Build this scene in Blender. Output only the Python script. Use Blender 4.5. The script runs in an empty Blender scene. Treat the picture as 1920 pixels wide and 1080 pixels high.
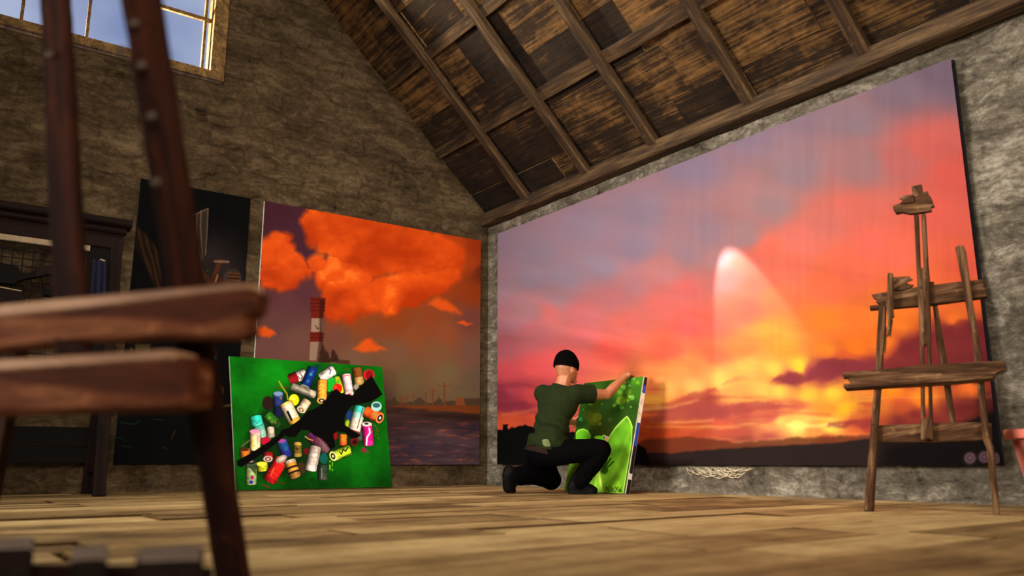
import bpy, bmesh, math, random
import numpy as np
from mathutils import Vector, Matrix

random.seed(7)
RNG = np.random.RandomState(11)
SC = bpy.context.scene
COL = SC.collection

# ------------------------------------------------------------------ camera
F_PX = 1536.34
PIT, YAW, ROL = [math.radians(a) for a in (11.966, 144.141, -0.081)]
CAM = np.array([7.398, -5.019, 0.24])
FW = np.array([math.cos(YAW) * math.cos(PIT), math.sin(YAW) * math.cos(PIT), math.sin(PIT)])
_r = np.array([math.sin(YAW), -math.cos(YAW), 0.0])
_u = np.cross(_r, FW)
RT = _r * math.cos(ROL) + _u * math.sin(ROL)
UP = _u * math.cos(ROL) - _r * math.sin(ROL)
FH = np.array([math.cos(YAW), math.sin(YAW), 0.0])
RH = np.array([math.sin(YAW), -math.cos(YAW), 0.0])

cam_d = bpy.data.cameras.new('camera')
cam_d.sensor_width = 36.0
cam_d.lens = F_PX / 1920 * 36
cam_d.clip_start = 0.02
cam_d.dof.use_dof = True
cam_d.dof.focus_distance = 7.2
cam_d.dof.aperture_fstop = 1.6
cam = bpy.data.objects.new('camera', cam_d)
COL.objects.link(cam)
_m = Matrix.Identity(4)
for i, v in enumerate((RT, UP, -FW)):
    for k in range(3):
        _m[k][i] = v[k]
for k in range(3):
    _m[k][3] = CAM[k]
cam.matrix_world = _m
SC.camera = cam


def ray(x, y):
    return FW * F_PX + RT * (x - 960) + UP * (540 - y)


def onp(x, y, n, c):
    d = ray(x, y)
    n = np.array(n, float)
    return CAM + d * ((c - n @ CAM) / (n @ d))


def fl(x, y, z=0.0):
    return onp(x, y, (0, 0, 1), z)


def wl(x, y, o=0.0):
    return onp(x, y, (1, 0, 0), o)


def wr(x, y, o=0.0):
    return onp(x, y, (0, 1, 0), -o)


def at(x, y, D):
    return onp(x, y, FH, FH @ CAM + D)


def proj(P):
    d = np.asarray(P) - CAM
    z = d @ FW
    return 960 + F_PX * (d @ RT) / z, 540 - F_PX * (d @ UP) / z


# ------------------------------------------------------------------ helpers
def lin(c):
    c = np.clip(np.asarray(c, float), 0, 255) / 255.0
    return np.where(c <= 0.04045, c / 12.92, ((c + 0.055) / 1.055) ** 2.4)


def rgba(c):
    l = lin(c)
    return (float(l[0]), float(l[1]), float(l[2]), 1.0)


_TAB = RNG.rand(64, 64, 64).astype(np.float32)


def noise3(x, y, z):
    x, y, z = [np.asarray(a, float) for a in (x, y, z)]
    xi, yi, zi = np.floor(x), np.floor(y), np.floor(z)
    fx, fy, fz = [a * a * (3 - 2 * a) for a in (x - xi, y - yi, z - zi)]
    xi, yi, zi = [a.astype(int) & 63 for a in (xi, yi, zi)]
    x1, y1, z1 = (xi + 1) & 63, (yi + 1) & 63, (zi + 1) & 63
    T = _TAB
    a = T[xi, yi, zi] * (1 - fx) + T[x1, yi, zi] * fx
    b = T[xi, y1, zi] * (1 - fx) + T[x1, y1, zi] * fx
    c = T[xi, yi, z1] * (1 - fx) + T[x1, yi, z1] * fx
    d = T[xi, y1, z1] * (1 - fx) + T[x1, y1, z1] * fx
    return (a * (1 - fy) + b * fy) * (1 - fz) + (c * (1 - fy) + d * fy) * fz


def fbm(x, y, z=0.0, oct=4):
    x = np.asarray(x, float); y = np.asarray(y, float)
    z = np.zeros_like(x) + z
    s, a, t = 0.0, 0.5, 0.0
    for k in range(oct):
        s = s + a * noise3(x + 17.3 * k, y + 5.1 * k, z + 3.7 * k)
        t += a
        x, y, z, a = x * 2.03, y * 2.03, z * 2.03, a * 0.5
    return s / t - 0.5


def link_mesh(name, verts, faces, mat, parent=None, smooth=False, rnd=None):
    me = bpy.data.meshes.new(name)
    me.from_pydata([tuple(map(float, v)) for v in verts], [], faces)
    me.update()
    if mat:
        me.materials.append(mat)
    if smooth:
        me.polygons.foreach_set('use_smooth', [True] * len(me.polygons))
    o = bpy.data.objects.new(name, me)
    COL.objects.link(o)
    if parent is not None:
        attach(o, parent)
    return o


def attach(o, parent):
    o.parent = parent
    o.matrix_parent_inverse = parent.matrix_basis.inverted() if parent.parent is None else (parent.parent.matrix_basis @ parent.matrix_parent_inverse @ parent.matrix_basis).inverted()


def tag(o, label, cat, group=None, kind=None):
    o['label'] = label
    o['category'] = cat
    if group:
        o['group'] = group
    if kind:
        o['kind'] = kind
    return o


def thing(name, loc, label, cat, group=None):
    o = bpy.data.objects.new(name, None)
    o.empty_display_size = 0.1
    o.location = tuple(map(float, loc))
    COL.objects.link(o)
    return tag(o, label, cat, group)


def beam(name, p0, p1, width, thick, normal, mat, parent=None, seg=10, jit=0.0, bevel=0.004, taper=1.0, rag=0.0, rag0=0.0, seed=0):
    """plank with local X along its length, local Z along `normal` (thickness)."""
    rs = np.random.RandomState(seed + 101)
    p0 = np.asarray(p0, float); p1 = np.asarray(p1, float)
    ax = p1 - p0
    L = np.linalg.norm(ax); ax /= L
    nz = np.asarray(normal, float)
    nz = nz - ax * (nz @ ax); nz /= np.linalg.norm(nz)
    ay = np.cross(nz, ax)
    b = min(bevel, width * .3, thick * .3)
    w, t = width / 2, thick / 2
    prof = [(-w + b, -t), (w - b, -t), (w, -t + b), (w, t - b), (w - b, t), (-w + b, t), (-w, t - b), (-w, -t + b)]
    vs, fs = [], []
    n = len(prof)
    for i in range(seg + 1):
        k = i / seg
        sc = 1 + (taper - 1) * k
        for (y, z) in prof:
            jx = 0.0
            if i == seg and rag:
                jx = rs.uniform(-rag, rag * .3)
            if i == 0 and rag0:
                jx = rs.uniform(-rag0 * .3, rag0)
            vs.append((L * k + jx, y * sc + rs.uniform(-jit, jit), z * sc + rs.uniform(-jit, jit)))
    for i in range(seg):
        for j in range(n):
            a, c = i * n + j, i * n + (j + 1) % n
            fs.append((a, c, c + n, a + n))
    fs.append(tuple(range(n))[::-1])
    fs.append(tuple(seg * n + j for j in range(n)))
    o = link_mesh(name, vs, fs, mat)
    M = Matrix.Identity(4)
    for i, v in enumerate((ax, ay, nz)):
        for k in range(3):
            M[k][i] = v[k]
    for k in range(3):
        M[k][3] = p0[k]
    o.matrix_basis = M
    if parent is not None:
        attach(o, parent)
    return o


def slab_poly(name, pts, depth_vec, mat, parent=None, jit=0.0):
    """a board cut to an outline (3D points of its front face), with thickness depth_vec."""
    pts = [np.asarray(p, float) for p in pts]
    n = len(pts)
    d = np.asarray(depth_vec, float)
    vs = pts + [p + d * random.uniform(1 - jit, 1 + jit) for p in pts]
    fs = [tuple(range(n)), tuple(range(2 * n - 1, n - 1, -1))]
    for i in range(n):
        j = (i + 1) % n
        fs.append((j, i, i + n, j + n))
    c = sum(pts) / n
    o = link_mesh(name, [v - c for v in vs], fs, mat)
    o.location = tuple(map(float, c))
    bm = bmesh.new(); bm.from_mesh(o.data)
    bmesh.ops.recalc_face_normals(bm, faces=bm.faces)
    bm.to_mesh(o.data); bm.free()
    if parent is not None:
        attach(o, parent)
    return o


def box(name, lo, hi, mat, parent=None, bevel=0.0):
    lo = np.asarray(lo, float); hi = np.asarray(hi, float)
    c = (lo + hi) / 2; h = (hi - lo) / 2
    bm = bmesh.new()
    bmesh.ops.create_cube(bm, size=2)
    for v in bm.verts:
        v.co = Vector((v.co.x * h[0], v.co.y * h[1], v.co.z * h[2]))
    if bevel:
        bmesh.ops.bevel(bm, geom=list(bm.edges), offset=bevel, segments=2, affect='EDGES', profile=.5)
    me = bpy.data.meshes.new(name); bm.to_mesh(me); bm.free()
    if mat:
        me.materials.append(mat)
    o = bpy.data.objects.new(name, me); COL.objects.link(o)
    o.location = tuple(map(float, c))
    if parent is not None:
        attach(o, parent)
    return o


def tube(name, pts, r, mat, parent=None, n=8):
    cu = bpy.data.curves.new(name, 'CURVE')
    cu.dimensions = '3D'; cu.bevel_depth = r; cu.bevel_resolution = 2
    sp = cu.splines.new('POLY'); sp.points.add(len(pts) - 1)
    for i, p in enumerate(pts):
        sp.points[i].co = (*map(float, p), 1)
    o = bpy.data.objects.new(name, cu)
    dg = bpy.context.evaluated_depsgraph_get()
    COL.objects.link(o)
    dg.update()
    me = bpy.data.meshes.new_from_object(o.evaluated_get(dg))
    bpy.data.objects.remove(o)
    me.name = name
    me.materials.append(mat)
    o = bpy.data.objects.new(name, me); COL.objects.link(o)
    if parent is not None:
        attach(o, parent)
    return o


# ------------------------------------------------------------------ materials
def new_mat(name):
    m = bpy.data.materials.new(name); m.use_nodes = True
    nt = m.node_tree
    return m, nt, nt.nodes['Principled BSDF']


def nd(nt, typ, **kw):
    n = nt.nodes.new(typ)
    for k, v in kw.items():
        if k.startswith('i_'):
            n.inputs[k[2:]].default_value = v
        else:
            setattr(n, k, v)
    return n


def ramp(nt, fac, stops):
    r = nt.nodes.new('ShaderNodeValToRGB')
    el = r.color_ramp.elements
    while len(el) > 1:
        el.remove(el[-1])
    el[0].position, el[0].color = stops[0][0], rgba(stops[0][1])
    for p, c in stops[1:]:
        e = el.new(p); e.color = rgba(c)
    nt.links.new(fac, r.inputs['Fac'])
    return r.outputs['Color']


def coords(nt, scale, kind='Object'):
    tc = nt.nodes.new('ShaderNodeTexCoord')
    mp = nt.nodes.new('ShaderNodeMapping')
    mp.inputs['Scale'].default_value = scale
    nt.links.new(tc.outputs[kind], mp.inputs['Vector'])
    return mp.outputs['Vector']


def noise(nt, vec, scale, detail=6, rough=.6, dist=0.0):
    n = nt.nodes.new('ShaderNodeTexNoise')
    n.inputs['Scale'].default_value = scale
    n.inputs['Detail'].default_value = detail
    n.inputs['Roughness'].default_value = rough
    n.inputs['Distortion'].default_value = dist
    nt.links.new(vec, n.inputs['Vector'])
    return n.outputs['Fac']


def math_n(nt, op, a, b=None, clamp=False):
    n = nt.nodes.new('ShaderNodeMath'); n.operation = op; n.use_clamp = clamp
    for i, v in enumerate((a, b)):
        if v is None:
            continue
        if isinstance(v, (int, float)):
            n.inputs[i].default_value = v
        else:
            nt.links.new(v, n.inputs[i])
    return n.outputs[0]


def bump(nt, bs, h, strength, dist):
    b = nt.nodes.new('ShaderNodeBump')
    b.inputs['Strength'].default_value = strength
    b.inputs['Distance'].default_value = dist
    nt.links.new(h, b.inputs['Height'])
    nt.links.new(b.outputs['Normal'], bs.inputs['Normal'])


def wood(name, dark, mid, light, stretch=(3, 40, 40), rough=.75, bstr=.5, wear=True, spec=.25):
    m, nt, bs = new_mat(name)
    g = noise(nt, coords(nt, stretch), 1.0, 8, .65, .6)
    b2 = noise(nt, coords(nt, tuple(s * .25 for s in stretch)), 1.0, 4, .5)
    f = math_n(nt, 'ADD', math_n(nt, 'MULTIPLY', g, .65), math_n(nt, 'MULTIPLY', b2, .35))
    if wear:
        w = noise(nt, coords(nt, (14, 14, 14)), 1.0, 6, .7, .3)
        w = math_n(nt, 'MULTIPLY', math_n(nt, 'SUBTRACT', w, .6, True), 1.2)
        f = math_n(nt, 'ADD', f, w)
    col = ramp(nt, f, [(.36, dark), (.5, mid), (.66, light)])
    nt.links.new(col, bs.inputs['Base Color'])
    bs.inputs['Roughness'].default_value = rough
    bs.inputs['Specular IOR Level'].default_value = spec
    bump(nt, bs, g, bstr, .01)
    return m


def plain(name, c, rough=.7, metal=0.0, var=.12, scale=30, bstr=0.0, spec=.3):
    m, nt, bs = new_mat(name)
    c = np.array(c, float)
    f = noise(nt, coords(nt, (1, 1, 1)), scale, 5, .6)
    col = ramp(nt, f, [(.3, c * (1 - var)), (.7, np.clip(c * (1 + var), 0, 255))])
    nt.links.new(col, bs.inputs['Base Color'])
    bs.inputs['Roughness'].default_value = rough
    bs.inputs['Metallic'].default_value = metal
    bs.inputs['Specular IOR Level'].default_value = spec
    if bstr:
        bump(nt, bs, f, bstr, .01)
    return m


def stone(name, dark, mid, light, course=(1.0, 1.0)):
    """old lime plaster over rough coursed stone; object coords in metres, wall plane along local X / Z."""
    m, nt, bs = new_mat(name)
    v = coords(nt, (1, 1, 1))
    warp = nt.nodes.new('ShaderNodeTexNoise'); warp.inputs['Scale'].default_value = 2.2; warp.inputs['Detail'].default_value = 4
    nt.links.new(v, warp.inputs['Vector'])
    mx = nt.nodes.new('ShaderNodeMixRGB'); mx.blend_type = 'LINEAR_LIGHT'; mx.inputs[0].default_value = .16
    nt.links.new(v, mx.inputs[1]); nt.links.new(warp.outputs['Color'], mx.inputs[2])
    sep = nt.nodes.new('ShaderNodeSeparateXYZ'); nt.links.new(mx.outputs[0], sep.inputs[0])
    cmb = nt.nodes.new('ShaderNodeCombineXYZ')
    nt.links.new(sep.outputs['X'], cmb.inputs['X']); nt.links.new(sep.outputs['Z'], cmb.inputs['Y'])
    br = nt.nodes.new('ShaderNodeTexBrick')
    br.inputs['Scale'].default_value = 1.0
    br.inputs['Brick Width'].default_value = .62; br.inputs['Row Height'].default_value = .24
    br.inputs['Mortar Size'].default_value = .03; br.inputs['Mortar Smooth'].default_value = 1.0
    br.inputs['Color1'].default_value = (.55, .55, .55, 1); br.inputs['Color2'].default_value = (.8, .8, .8, 1)
    br.inputs['Mortar'].default_value = (0, 0, 0, 1)
    nt.links.new(cmb.outputs[0], br.inputs['Vector'])
    bw = nt.nodes.new('ShaderNodeRGBToBW'); nt.links.new(br.outputs['Color'], bw.inputs[0])
    big = noise(nt, coords(nt, (1, 1, 1.9)), 1.5, 5, .6, .5)
    med = noise(nt, coords(nt, (1, 1, 2.2)), 5.0, 8, .72, .9)
    fine = noise(nt, coords(nt, (1, 1, 1.4)), 28.0, 8, .75, .4)
    f = math_n(nt, 'ADD', math_n(nt, 'MULTIPLY', med, .52), math_n(nt, 'MULTIPLY', fine, .36))
    f = math_n(nt, 'ADD', f, math_n(nt, 'MULTIPLY', big, .42))
    f = math_n(nt, 'ADD', f, math_n(nt, 'MULTIPLY', bw.outputs[0], .07))
    col = ramp(nt, f, [(.52, dark), (.70, mid), (.86, light)])
    nt.links.new(col, bs.inputs['Base Color'])
    bs.inputs['Roughness'].default_value = .95
    bs.inputs['Specular IOR Level'].default_value = .1
    h = math_n(nt, 'ADD', math_n(nt, 'MULTIPLY', fine, .35), math_n(nt, 'MULTIPLY', med, 1.1))
    h = math_n(nt, 'ADD', h, math_n(nt, 'MULTIPLY', bw.outputs[0], .12))
    bump(nt, bs, h, .8, .06)
    return m


def attr_wood(name, dark, mid, light, stretch, rough, bstr):
    """wood whose boards each carry their own tone in the attribute `tone`."""
    m, nt, bs = new_mat(name)
    at_ = nt.nodes.new('ShaderNodeAttribute'); at_.attribute_name = 'tone'
    mp = nt.nodes.new('ShaderNodeVectorMath'); mp.operation = 'ADD'
    nt.links.new(coords(nt, stretch), mp.inputs[0]); nt.links.new(at_.outputs['Vector'], mp.inputs[1])
    off = nt.nodes.new('ShaderNodeVectorMath'); off.operation = 'SCALE'
    off.inputs['Scale'].default_value = 40
    nt.links.new(at_.outputs['Vector'], off.inputs[0]); nt.links.new(off.outputs[0], mp.inputs[1])
    g = noise(nt, mp.outputs[0], 1.0, 9, .68, .8)
    p = noise(nt, coords(nt, (1, 1, 1)), 2.3, 6, .65, .4)
    s = noise(nt, coords(nt, (1, 1, 1)), 11, 6, .7, .6)
    f = math_n(nt, 'ADD', math_n(nt, 'MULTIPLY', g, .5), math_n(nt, 'MULTIPLY', p, .3))
    f = math_n(nt, 'ADD', f, math_n(nt, 'MULTIPLY', s, .2))
    sep = nt.nodes.new('ShaderNodeSeparateXYZ'); nt.links.new(at_.outputs['Vector'], sep.inputs[0])
    f = math_n(nt, 'ADD', f, math_n(nt, 'MULTIPLY', math_n(nt, 'SUBTRACT', sep.outputs[0], .5), .17))
    col = ramp(nt, f, [(.36, dark), (.5, mid), (.66, light)])
    nt.links.new(col, bs.inputs['Base Color'])
    bs.inputs['Roughness'].default_value = rough
    bs.inputs['Specular IOR Level'].default_value = .25
    h = math_n(nt, 'ADD', math_n(nt, 'MULTIPLY', g, .7), math_n(nt, 'MULTIPLY', s, .5))
    bump(nt, bs, h, bstr, .02)
    return m


def paint_mat(name, rough=.75):
    m, nt, bs = new_mat(name)
    a = nt.nodes.new('ShaderNodeAttribute'); a.attribute_name = 'paint'
    nt.links.new(a.outputs['Color'], bs.inputs['Base Color'])
    bs.inputs['Roughness'].default_value = rough
    bs.inputs['Specular IOR Level'].default_value = .04
    w = noise(nt, coords(nt, (1, 1, 1)), 160, 4, .6)
    bump(nt, bs, w, .15, .003)
    return m


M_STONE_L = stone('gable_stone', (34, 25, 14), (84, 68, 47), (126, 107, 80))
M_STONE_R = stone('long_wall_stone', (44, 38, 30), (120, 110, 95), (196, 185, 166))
M_ROOF = attr_wood('roof_boards', (10, 5, 2), (42, 26, 10), (132, 95, 51), (1.5, 30, 30), .85, .9)
M_RAFTER = wood('rafter_wood', (24, 15, 8), (56, 39, 22), (96, 73, 45), (2.5, 30, 30), .8, .7)
M_FLOOR = attr_wood('floor_boards', (72, 52, 27), (140, 112, 68), (192, 164, 112), (16, 1.6, 16), .6, .6)
M_EASEL = wood('weathered_easel_wood', (24, 14, 6), (68, 43, 24), (120, 90, 62), (4, 45, 45), .8, .7, spec=.1)
M_EASEL_RED = wood('red_brown_easel_wood', (13, 4, 2), (27, 8, 3), (50, 21, 9), (3, 30, 30), .8, .4, spec=.08)
M_EASEL_BROWN = wood('brown_easel_bar_wood', (30, 10, 3), (68, 29, 10), (122, 76, 46), (3, 30, 30), .75, .4, spec=.1)
M_EASEL_TAN = wood('worn_lit_edge_wood', (88, 54, 34), (128, 90, 62), (164, 128, 98), (3, 30, 30), .55, .4)  # worn wood tan, also paints the light along the near easel's bar tops
M_RACK = wood('dark_rack_wood', (7, 3, 2), (18, 7, 4), (34, 15, 9), (3, 40, 40), .7, .3, wear=False, spec=.1)
M_BLACK_WOOD = plain('black_painted_wood', (9, 7, 7), .8, spec=.1)
M_IRON = plain('dark_iron_wire', (16, 14, 14), .5, .4)
M_BOLT = plain('worn_steel_bolt', (54, 38, 27), .6, .3)
M_CREAM = plain('cream_wood_strip', (140, 120, 92), .7)
M_WINDOW = wood('window_frame_wood', (66, 46, 20), (110, 82, 42), (150, 118, 70), (5, 30, 30), .7, .4)
M_WHITE_EDGE = plain('raw_white_canvas', (205, 196, 180), .8)
M_DARK_EDGE = plain('dark_painted_canvas_edge', (24, 20, 30), .8)
M_CLAY = plain('terracotta', (196, 108, 88), .85, var=.15, scale=12)


# ------------------------------------------------------------------ setting
def grid_wall(name, origin, ex, ez, lx, lz, step, mat, inside, disp, seed, normal):
    """wall of displaced grid; inside(x,z) keeps a cell. local X along wall, local Z up."""
    nx, nz = int(round(lx / step)), int(round((lz + .08) / step))
    gx, gz = np.meshgrid(np.linspace(0, lx, nx + 1), np.linspace(-.08, lz, nz + 1), indexing='ij')
    d = disp(gx, gz)
    idx = np.arange((nx + 1) * (nz + 1)).reshape(nx + 1, nz + 1)
    cx = (gx[:-1, :-1] + gx[1:, 1:]) / 2; cz = (gz[:-1, :-1] + gz[1:, 1:]) / 2
    keep = inside(cx, cz)
    q = np.stack([idx[:-1, :-1], idx[1:, :-1], idx[1:, 1:], idx[:-1, 1:]], -1)[keep]
    V = np.stack([gx.ravel(), d.ravel(), gz.ravel()], -1)
    o = link_mesh(name, V, [tuple(int(i) for i in r) for r in q], mat, smooth=True)
    M = Matrix.Identity(4)
    for i, v in enumerate((ex, normal, ez)):
        for k in range(3):
            M[k][i] = v[k]
    for k in range(3):
        M[k][3] = origin[k]
    o.matrix_basis = M
    o['kind'] = 'structure'
    return o


EAVE, SLOPE = 2.97, 0.9564
RIDGE_Y = -4.85
WIN = (-6.67, -3.03, 3.743, 5.35)     # y0 y1 z0 z1 of the gable window


def disp_l(x, z):
    d = fbm(x * 1.6, z * 2.6, 1.0, 5) * .06
    d += np.abs(fbm(x * 4, z * 7, 4.0, 4)) * -.03
    return np.clip(d - .015, -.06, 0.004) * np.clip(x / .15, 0, 1)


def disp_r(x, z):
    near = np.clip((x - 3.5) / 2.5, 0, 1)
    d = fbm(x * 2.1, z * 2.1, 7.0, 5) * (.03 + .16 * near)
    d += -np.abs(fbm(x * 5, z * 5, 9.0, 4)) * (.02 + .10 * near)
    return np.clip(d - .015 - .05 * near, -.14, .010) * np.clip(x / .15, 0, 1)


# gable wall: x = 0, runs along -y ; local normal +x
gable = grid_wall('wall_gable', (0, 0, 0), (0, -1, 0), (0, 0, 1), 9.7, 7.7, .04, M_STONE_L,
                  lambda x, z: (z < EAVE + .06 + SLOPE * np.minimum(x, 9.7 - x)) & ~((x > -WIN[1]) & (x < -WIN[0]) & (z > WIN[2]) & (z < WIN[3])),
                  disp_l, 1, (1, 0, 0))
# long right wall: y = 0
longw = grid_wall('wall_right', (0, 0, 0), (1, 0, 0), (0, 0, 1), 10.0, 3.04, .04, M_STONE_R,
                  lambda x, z: z < 9, disp_r, 2, (0, -1, 0))
# the two walls behind the camera, each with a window opening added for the lighting
WIN3 = (-7.0, -2.6, .9, 2.8)
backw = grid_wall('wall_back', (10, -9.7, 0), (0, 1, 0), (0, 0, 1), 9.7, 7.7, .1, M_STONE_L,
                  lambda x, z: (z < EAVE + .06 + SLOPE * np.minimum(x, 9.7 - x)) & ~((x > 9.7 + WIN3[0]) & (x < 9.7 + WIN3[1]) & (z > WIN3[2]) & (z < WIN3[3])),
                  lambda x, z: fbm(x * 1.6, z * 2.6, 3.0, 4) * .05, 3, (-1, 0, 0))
WIN2 = (2.4, 4.8, .8, 2.6)
leftw = grid_wall('wall_left', (10, -9.7, 0), (-1, 0, 0), (0, 0, 1), 10.0, 3.04, .1, M_STONE_R,
                  lambda x, z: ~((x > 10 - WIN2[1]) & (x < 10 - WIN2[0]) & (z > WIN2[2]) & (z < WIN2[3])),
                  lambda x, z: fbm(x * 1.6, z * 2.6, 5.0, 4) * .05, 4, (0, 1, 0))


def boards_mesh(name, boards, mat, edge=None):
    """boards: list of (8 corner points); one mesh with a tone per board."""
    vs, fs, tone = [], [], []
    for c, t in boards:
        b = len(vs)
        vs += c
        fs += [(b, b + 3, b + 2, b + 1), (b + 4, b + 5, b + 6, b + 7), (b, b + 1, b + 5, b + 4), (b + 1, b + 2, b + 6, b + 5), (b + 2, b + 3, b + 7, b + 6), (b + 3, b, b + 4, b + 7)]
        tone += [(t, random.random(), random.random())] * 8
    o = link_mesh(name, vs, fs, mat)
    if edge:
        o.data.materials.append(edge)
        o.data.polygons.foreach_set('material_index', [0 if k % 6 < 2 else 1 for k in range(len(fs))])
    a = o.data.attributes.new('tone', 'FLOAT_VECTOR', 'POINT')
    a.data.foreach_set('vector', np.array(tone, np.float32).ravel())
    o['kind'] = 'structure'
    return o


# floor: wide old boards running along y, in staggered lengths, slightly cupped, open joints
fb = []
x = -.1
while x < 10.2:
    w = random.uniform(.24, .42)
    y = -9.9 + random.uniform(-1, 0)
    while y < .1:
        L = random.uniform(.8, 2.2)
        g = random.uniform(.004, .024) if random.random() < .3 else .003; g2 = random.uniform(.004, .04) if random.random() < .3 else .004
        x0, x1, y0, y1 = x, x + w - g, y, min(y + L, .12) - g2
        h = [random.uniform(-.006, .0) for _ in range(4)]
        if x > 2.6 and y + L < -1.25:
            dz = random.choice((0, 0, 0, 0, -.004, -.012))
            h = [a + dz * random.uniform(.4, 1) for a in h]
        top = [(x0, y0, h[0]), (x1, y0, h[1]), (x1, y1, h[2]), (x0, y1, h[3])]
        bot = [(a, b, -.04) for a, b, _ in top]
        fb.append((bot + top, random.random()))
        y += L
    x += w
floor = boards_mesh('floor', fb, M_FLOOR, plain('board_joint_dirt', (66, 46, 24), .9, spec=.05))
sub = box('floor_underlay', (-.2, -9.9, -.09), (10.2, .2, -.035), M_BLACK_WOOD)
sub['kind'] = 'structure'

# roof: local frame S (up the slope), X (along ridge), N (into the room)
TH = math.atan(SLOPE)
E_S = np.array([0, -math.cos(TH), math.sin(TH)])
E_N = np.array([0, -math.sin(TH), -math.cos(TH)])
R0 = np.array([0, 0, EAVE])
SLEN = 4.85 / math.cos(TH)


def roof_pt(x, s, n):
    return R0 + np.array([x, 0, 0]) + E_S * s + E_N * n


rb = []
s = -.15
while s < SLEN:
    cw = random.choice((.24, .34, .46, .5))
    x = -.05 - random.random() * .4
    while x < 10.1:
        L = random.choice((.7, .95, 1.2, 1.6, 2.0))
        n0 = random.uniform(.0, .028); n1 = n0 + random.uniform(-.008, .016)
        x0, x1 = x, x + L - random.uniform(.002, .012)
        j = lambda: random.uniform(-.012, .004)
        s0, s1 = s, s + cw + .0
        lo = [roof_pt(x0, s0 + j(), n0), roof_pt(x1, s0 + j(), n0 + random.uniform(-.004, .004)), roof_pt(x1, s1 + j(), n1), roof_pt(x0, s1 + j(), n1)]
        hi = [p - E_N * .05 for p in lo]
        rb.append((hi + lo, random.random()))
        x += L
    s += cw
ceil = boards_mesh('ceiling', rb, M_ROOF, wood('worn_board_edge', (70, 50, 28), (128, 98, 62), (176, 144, 100), (6, 30, 30), .85, .5))
under = box('ceiling_sarking', (0, 0, 0), (1, 1, 1), M_BLACK_WOOD)
under.data.clear_geometry()
_a = [roof_pt(-.1, -.25, -.06), roof_pt(10.1, -.25, -.06), roof_pt(10.1, SLEN + .05, -.06), roof_pt(-.1, SLEN + .05, -.06)]
under.data.from_pydata([tuple(p) for p in _a], [], [(0, 1, 2, 3)]); under.location = (0, 0, 0)
under['kind'] = 'structure'
# far slope of the roof, behind the camera
far = link_mesh('ceiling_far_slope', [(-.1, -4.85, EAVE + 4.85 * SLOPE), (10.1, -4.85, EAVE + 4.85 * SLOPE), (10.1, -9.95, EAVE - .24), (-.1, -9.95, EAVE - .24)], [(0, 1, 2, 3)], M_BLACK_WOOD)
far['kind'] = 'structure'

ORD = ['first', 'second', 'third', 'fourth', 'fifth']
RX = [.86, 1.81, 2.70, 3.725, 4.67]
for i, rx in enumerate(RX):
    o = beam('rafter', roof_pt(rx, .03, .095), roof_pt(rx, SLEN - .08, .095), .10, .072, E_N, M_RAFTER, seg=24, jit=.003, bevel=.008, seed=i)
    tag(o, 'weathered brown roof rafter, %s one out from the stone gable wall' % ORD[i], 'rafter', 'sloping roof rafters')
for k, (bs_, nm) in enumerate(((.90, 'lower'), (1.80, 'upper'))):
    o = beam('roof_batten', roof_pt(0.02, bs_, .048), roof_pt(9.9, bs_, .048), .115, .055, E_N, M_RAFTER, seg=30, jit=.004, bevel=.006, seed=50 + k)
    tag(o, '%s dark wooden batten running across behind the roof rafters' % nm, 'batten', 'roof battens')
o = beam('wall_plate_beam', (0.02, -.065, 2.895), (9.95, -.065, 2.895), .13, .13, (0, -1, 0), M_RAFTER, seg=40, jit=.004, bevel=.012, seed=70)
tag(o, 'long dark timber beam on top of the wall above the sunset painting', 'beam')

# gable window
wx0, wx1 = -.18, .02
win = thing('window_1', (0, (WIN[0] + WIN[1]) / 2, WIN[2]), 'wood framed gable window showing blue sky behind the near easel', 'window')
win['kind'] = 'structure'
fwid = .085
box('frame', (wx0, WIN[0], WIN[2]), (wx1, WIN[1], WIN[2] + fwid), M_WINDOW, win, .006)
box('frame', (wx0, WIN[0], WIN[3] - fwid), (wx1, WIN[1], WIN[3]), M_WINDOW, win, .006)
box('frame', (wx0, WIN[1] - .13, WIN[2] + fwid), (wx1, WIN[1], WIN[3] - fwid), M_WINDOW, win, .006)
box('frame', (wx0, WIN[0], WIN[2] + fwid), (wx1, WIN[0] + .13, WIN[3] - fwid), M_WINDOW, win, .006)
for yy in (wl(163, 60, -.09)[1], wl(40, 35, -.09)[1], -5.8, -6.25):
    box('mullion', (-.11, yy - .012, WIN[2] + fwid), (-.07, yy + .012, WIN[3] - fwid), M_WINDOW, win)
_sy = wl(378, 125, -.09)[1]
box('mullion', (-.11, _sy - .012, WIN[2] + fwid), (-.07, _sy + .012, WIN[3] - fwid), M_WINDOW, win)
_bz = wl(345, 25, -.09)[2]
box('glazing_bar', (-.105, WIN[0] + .13, _bz - .017), (-.075, WIN[1] - .13, _bz + .017), M_WINDOW, win)
mg, nt, bs = new_mat('window_glass')
tr = nt.nodes.new('ShaderNodeBsdfTransparent'); gl = nt.nodes.new('ShaderNodeBsdfGlossy')
gl.inputs['Roughness'].default_value = .02
mxs = nt.nodes.new('ShaderNodeMixShader'); mxs.inputs[0].default_value = .015
nt.links.new(tr.outputs[0], mxs.inputs[1]); nt.links.new(gl.outputs[0], mxs.inputs[2])
nt.links.new(mxs.outputs[0], nt.nodes['Material Output'].inputs['Surface'])
M_GLASS = mg
box('glass', (-.092, WIN[0] + .12, WIN[2] + fwid - .01), (-.088, WIN[1] - .12, WIN[3] - fwid + .01), M_GLASS, win)

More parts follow.
